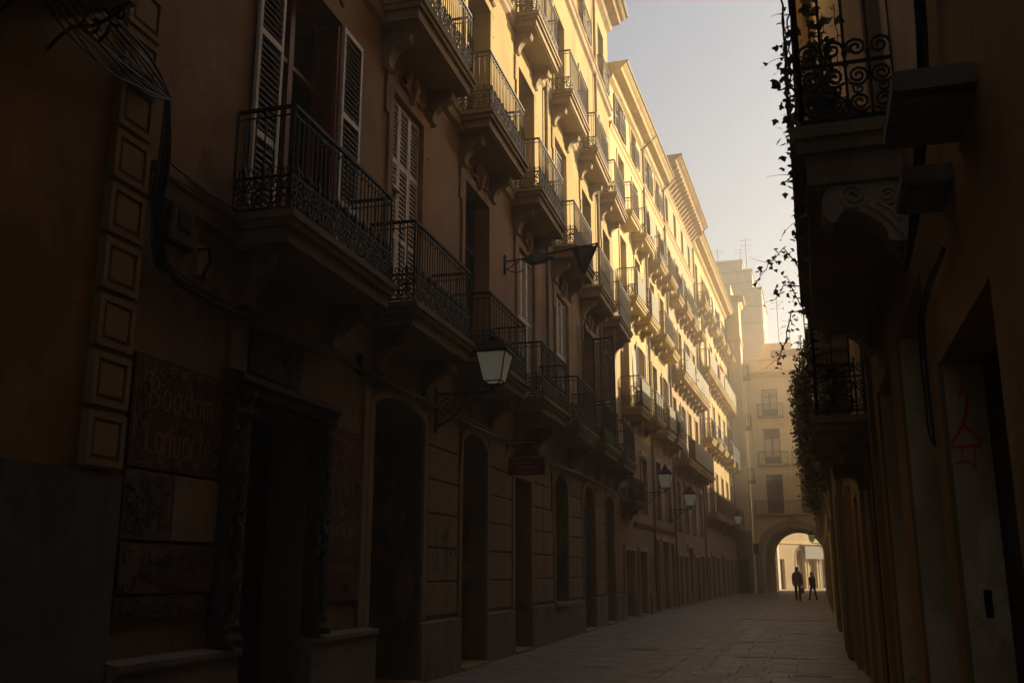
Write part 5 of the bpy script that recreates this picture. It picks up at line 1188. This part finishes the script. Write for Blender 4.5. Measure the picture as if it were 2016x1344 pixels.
def person(loc, rz, hgt, stride, armL, armR, coat, label, bag=False, lean=0.0, coat_len=.42):
    k = hgt/1.75; o = empty('person', loc, rz, label=label, cat='person')
    f = stride
    J = dict(pel=(0, 0, .95), ch=(0, .01+lean*.5, 1.22), nk=(0, lean, 1.46), hd0=(0, lean+.01, 1.56), hd1=(0, lean+.03, 1.70),
             shL=(-.185, lean, 1.41), shR=(.185, lean, 1.41), elL=(-.24, armL*.5+lean, 1.14), elR=(.24, armR*.5+lean, 1.14), wrL=(-.25, armL+.05+lean, .90), wrR=(.25, armR+.05+lean, .90),
             hpL=(-.095, 0, .90), hpR=(.095, 0, .90), knL=(-.10, f*.45+.03, .50), knR=(.10, -f*.45+.05, .50), anL=(-.10, f*.9, .09), anR=(.10, -f*.9, .11), toL=(-.11, f*.9+.17, .035), toR=(.11, -f*.9+.16, .045), heL=(-.1, f*.9-.05, .035), heR=(.1, -f*.9-.05, .05))
    names = list(J); V = [tuple(c*k for c in J[n_]) for n_ in names]; I = {n_: i for i, n_ in enumerate(names)}
    E = [('pel', 'ch'), ('ch', 'nk'), ('nk', 'hd0'), ('hd0', 'hd1'), ('nk', 'shL'), ('nk', 'shR'), ('shL', 'elL'), ('shR', 'elR'), ('elL', 'wrL'), ('elR', 'wrR'), ('pel', 'hpL'), ('pel', 'hpR'), ('hpL', 'knL'), ('hpR', 'knR'), ('knL', 'anL'), ('knR', 'anR'), ('anL', 'toL'), ('anR', 'toR'), ('anL', 'heL'), ('anR', 'heR')]
    rad = dict(pel=.14, ch=.15, nk=.062, hd0=.085, hd1=.085, shL=.08, shR=.08, elL=.058, elR=.058, wrL=.042, wrR=.042, hpL=.105, hpR=.105, knL=.078, knR=.078, anL=.055, anR=.055, toL=.035, toR=.035, heL=.035, heR=.035)
    def split(c):
        z = c.z/k
        if z < .10: return 2
        if z < .97 and abs(c.x/k) < .2: return 1
        if z > 1.47: return 3
        return 0 if z > .93 else 3
    body = put('body', skin_mesh('body', V, [(I[a], I[b]) for a, b in E], [rad[n_]*k for n_ in names], 0, [coat, 'trousers', 'shoes', 'skin'], split), o)
    # coat: open skirted shell around the torso
    mb = MB().mat(coat); n = 16; rows = [(.93-coat_len+.3, .245, .19), (.95, .225, .17), (1.08, .21, .155), (1.25, .235, .165), (1.38, .225, .14), (1.45, .13, .10), (1.49, .08, .08)]
    VV = []
    for (z, a, b) in rows:
        for j in range(n):
            t_ = 2*math.pi*j/n; VV.append((a*k*math.cos(t_), b*k*math.sin(t_)+lean*k*max(0, (z-.9)/.56), z*k))
    mb.add(VV, [(i*n+j, i*n+(j+1) % n, (i+1)*n+(j+1) % n, (i+1)*n+j) for i in range(len(rows)-1) for j in range(n)]); put('coat', mb.mesh('coat', True), o)
    mb = MB().mat('hair'); VV = []; n = 14; rows = [(1.60, .088, .03), (1.66, .10, .015), (1.72, .096, .005), (1.765, .07, .0), (1.785, .02, .0)]
    for (z, r1_, oy) in rows:
        for j in range(n):
            t_ = 2*math.pi*j/n; VV.append((r1_*k*math.cos(t_), (r1_*1.12*math.sin(t_)+lean+.02-oy*2)*k, z*k))
    mb.add(VV, [(i*n+j, i*n+(j+1) % n, (i+1)*n+(j+1) % n, (i+1)*n+j) for i in range(len(rows)-1) for j in range(n)]); put('hair', mb.mesh('hair', True), o)
    mb = MB().mat('skin')   # face: nose and ears
    mb.add([(0, (lean+.135)*k, 1.635*k), (.014*k, (lean+.11)*k, 1.63*k), (-.014*k, (lean+.11)*k, 1.63*k), (0, (lean+.11)*k, 1.675*k)], [(0, 1, 3), (0, 3, 2), (0, 2, 1)])
    for sx in (-1, 1): mb.box(sx*.095*k-.008, sx*.095*k+.008, (lean+.01)*k, (lean+.045)*k, 1.62*k, 1.67*k)
    put('face', mb, o)
    for (wr, sx) in (('wrL', -1), ('wrR', 1)):   # hands with five fingers
        w = Vector(J[wr])*k; Vh = [tuple(w), tuple(w+Vector((0, .01, -.05))*k), tuple(w+Vector((0, .012, -.09))*k)]; Eh = [(0, 1), (1, 2)]; Rh = [.024*k, .034*k, .03*k]
        hm = skin_mesh('hand', Vh, Eh, Rh, 0, ['skin'], None, 1); hd = put('hand', hm, o)
        for fi, (oy, ln) in enumerate(((-.028, .055), (-.009, .07), (.011, .066), (.029, .05))):
            a = w+Vector((0, .012+oy, -.095))*k; mb = MB().mat('skin').tube([a, a+Vector((-sx*.006, .004, -ln*.5))*k, a+Vector((-sx*.022, .004, -ln))*k], [.0095*k, .009*k, .007*k], 6); put('finger', mb, hd)
        a = w+Vector((0, .035, -.04))*k; put('thumb', MB().mat('skin').tube([a, a+Vector((-sx*.01, .025, -.025))*k, a+Vector((-sx*.018, .03, -.055))*k], [.011*k, .010*k, .008*k], 6), hd)
    if bag:
        w = Vector(J['wrR'])*k+Vector((.0, .012, -.15)); c_, s2 = math.cos(rz), math.sin(rz); gl = (loc[0]+w.x*c_-w.y*s2, loc[1]+w.x*s2+w.y*c_, w.z+loc[2])
        bg_ = put('shopping_bag', MB().mat('cloth_dark').prism_x([(-.14, -.34), (.14, -.34), (.16, -.08), (-.16, -.08)], -.06, .06), None, gl, (0, 0, rz), label='dark bag carried by the walker in the tan coat', cat='bag')
        put('handle', MB().mat('cloth_dark').tube([(0, -.10, -.08), (0, -.05, .0), (0, .05, .0), (0, .10, -.08)], .008, 5), bg_)
    return o
person((-1.13, 57.0, .0), R(-6), 1.82, .10, .08, -.02, 'coat_tan', 'person in a tan coat and dark trousers walking away with a bag', True)
person((-.36, 59.5, .0), R(38), 1.54, .26, -.16, .18, 'coat_dark', 'person in dark clothes striding beside the walker in tan', False, .03, .3)

# ------------------------------------------------------------------ hazy air filling the street
m = bpy.data.materials.new('haze_air'); m.use_nodes = True; t = m.node_tree
for n in list(t.nodes):
    if n.type != 'OUTPUT_MATERIAL': t.nodes.remove(n)
pv = t.nodes.new('ShaderNodeVolumePrincipled'); pv.inputs['Density'].default_value = HAZE
pv.inputs['Color'].default_value = (.94, .905, .79, 1); pv.inputs['Anisotropy'].default_value = .5
t.links.new(pv.outputs[0], t.nodes['Material Output'].inputs['Volume']); MAT['haze_air'] = m
hz = put('haze', MB().mat('haze_air').box(-210, 210, -160, 270, -1.6, 36), kind='stuff', label='pale warm haze hanging in the street air')
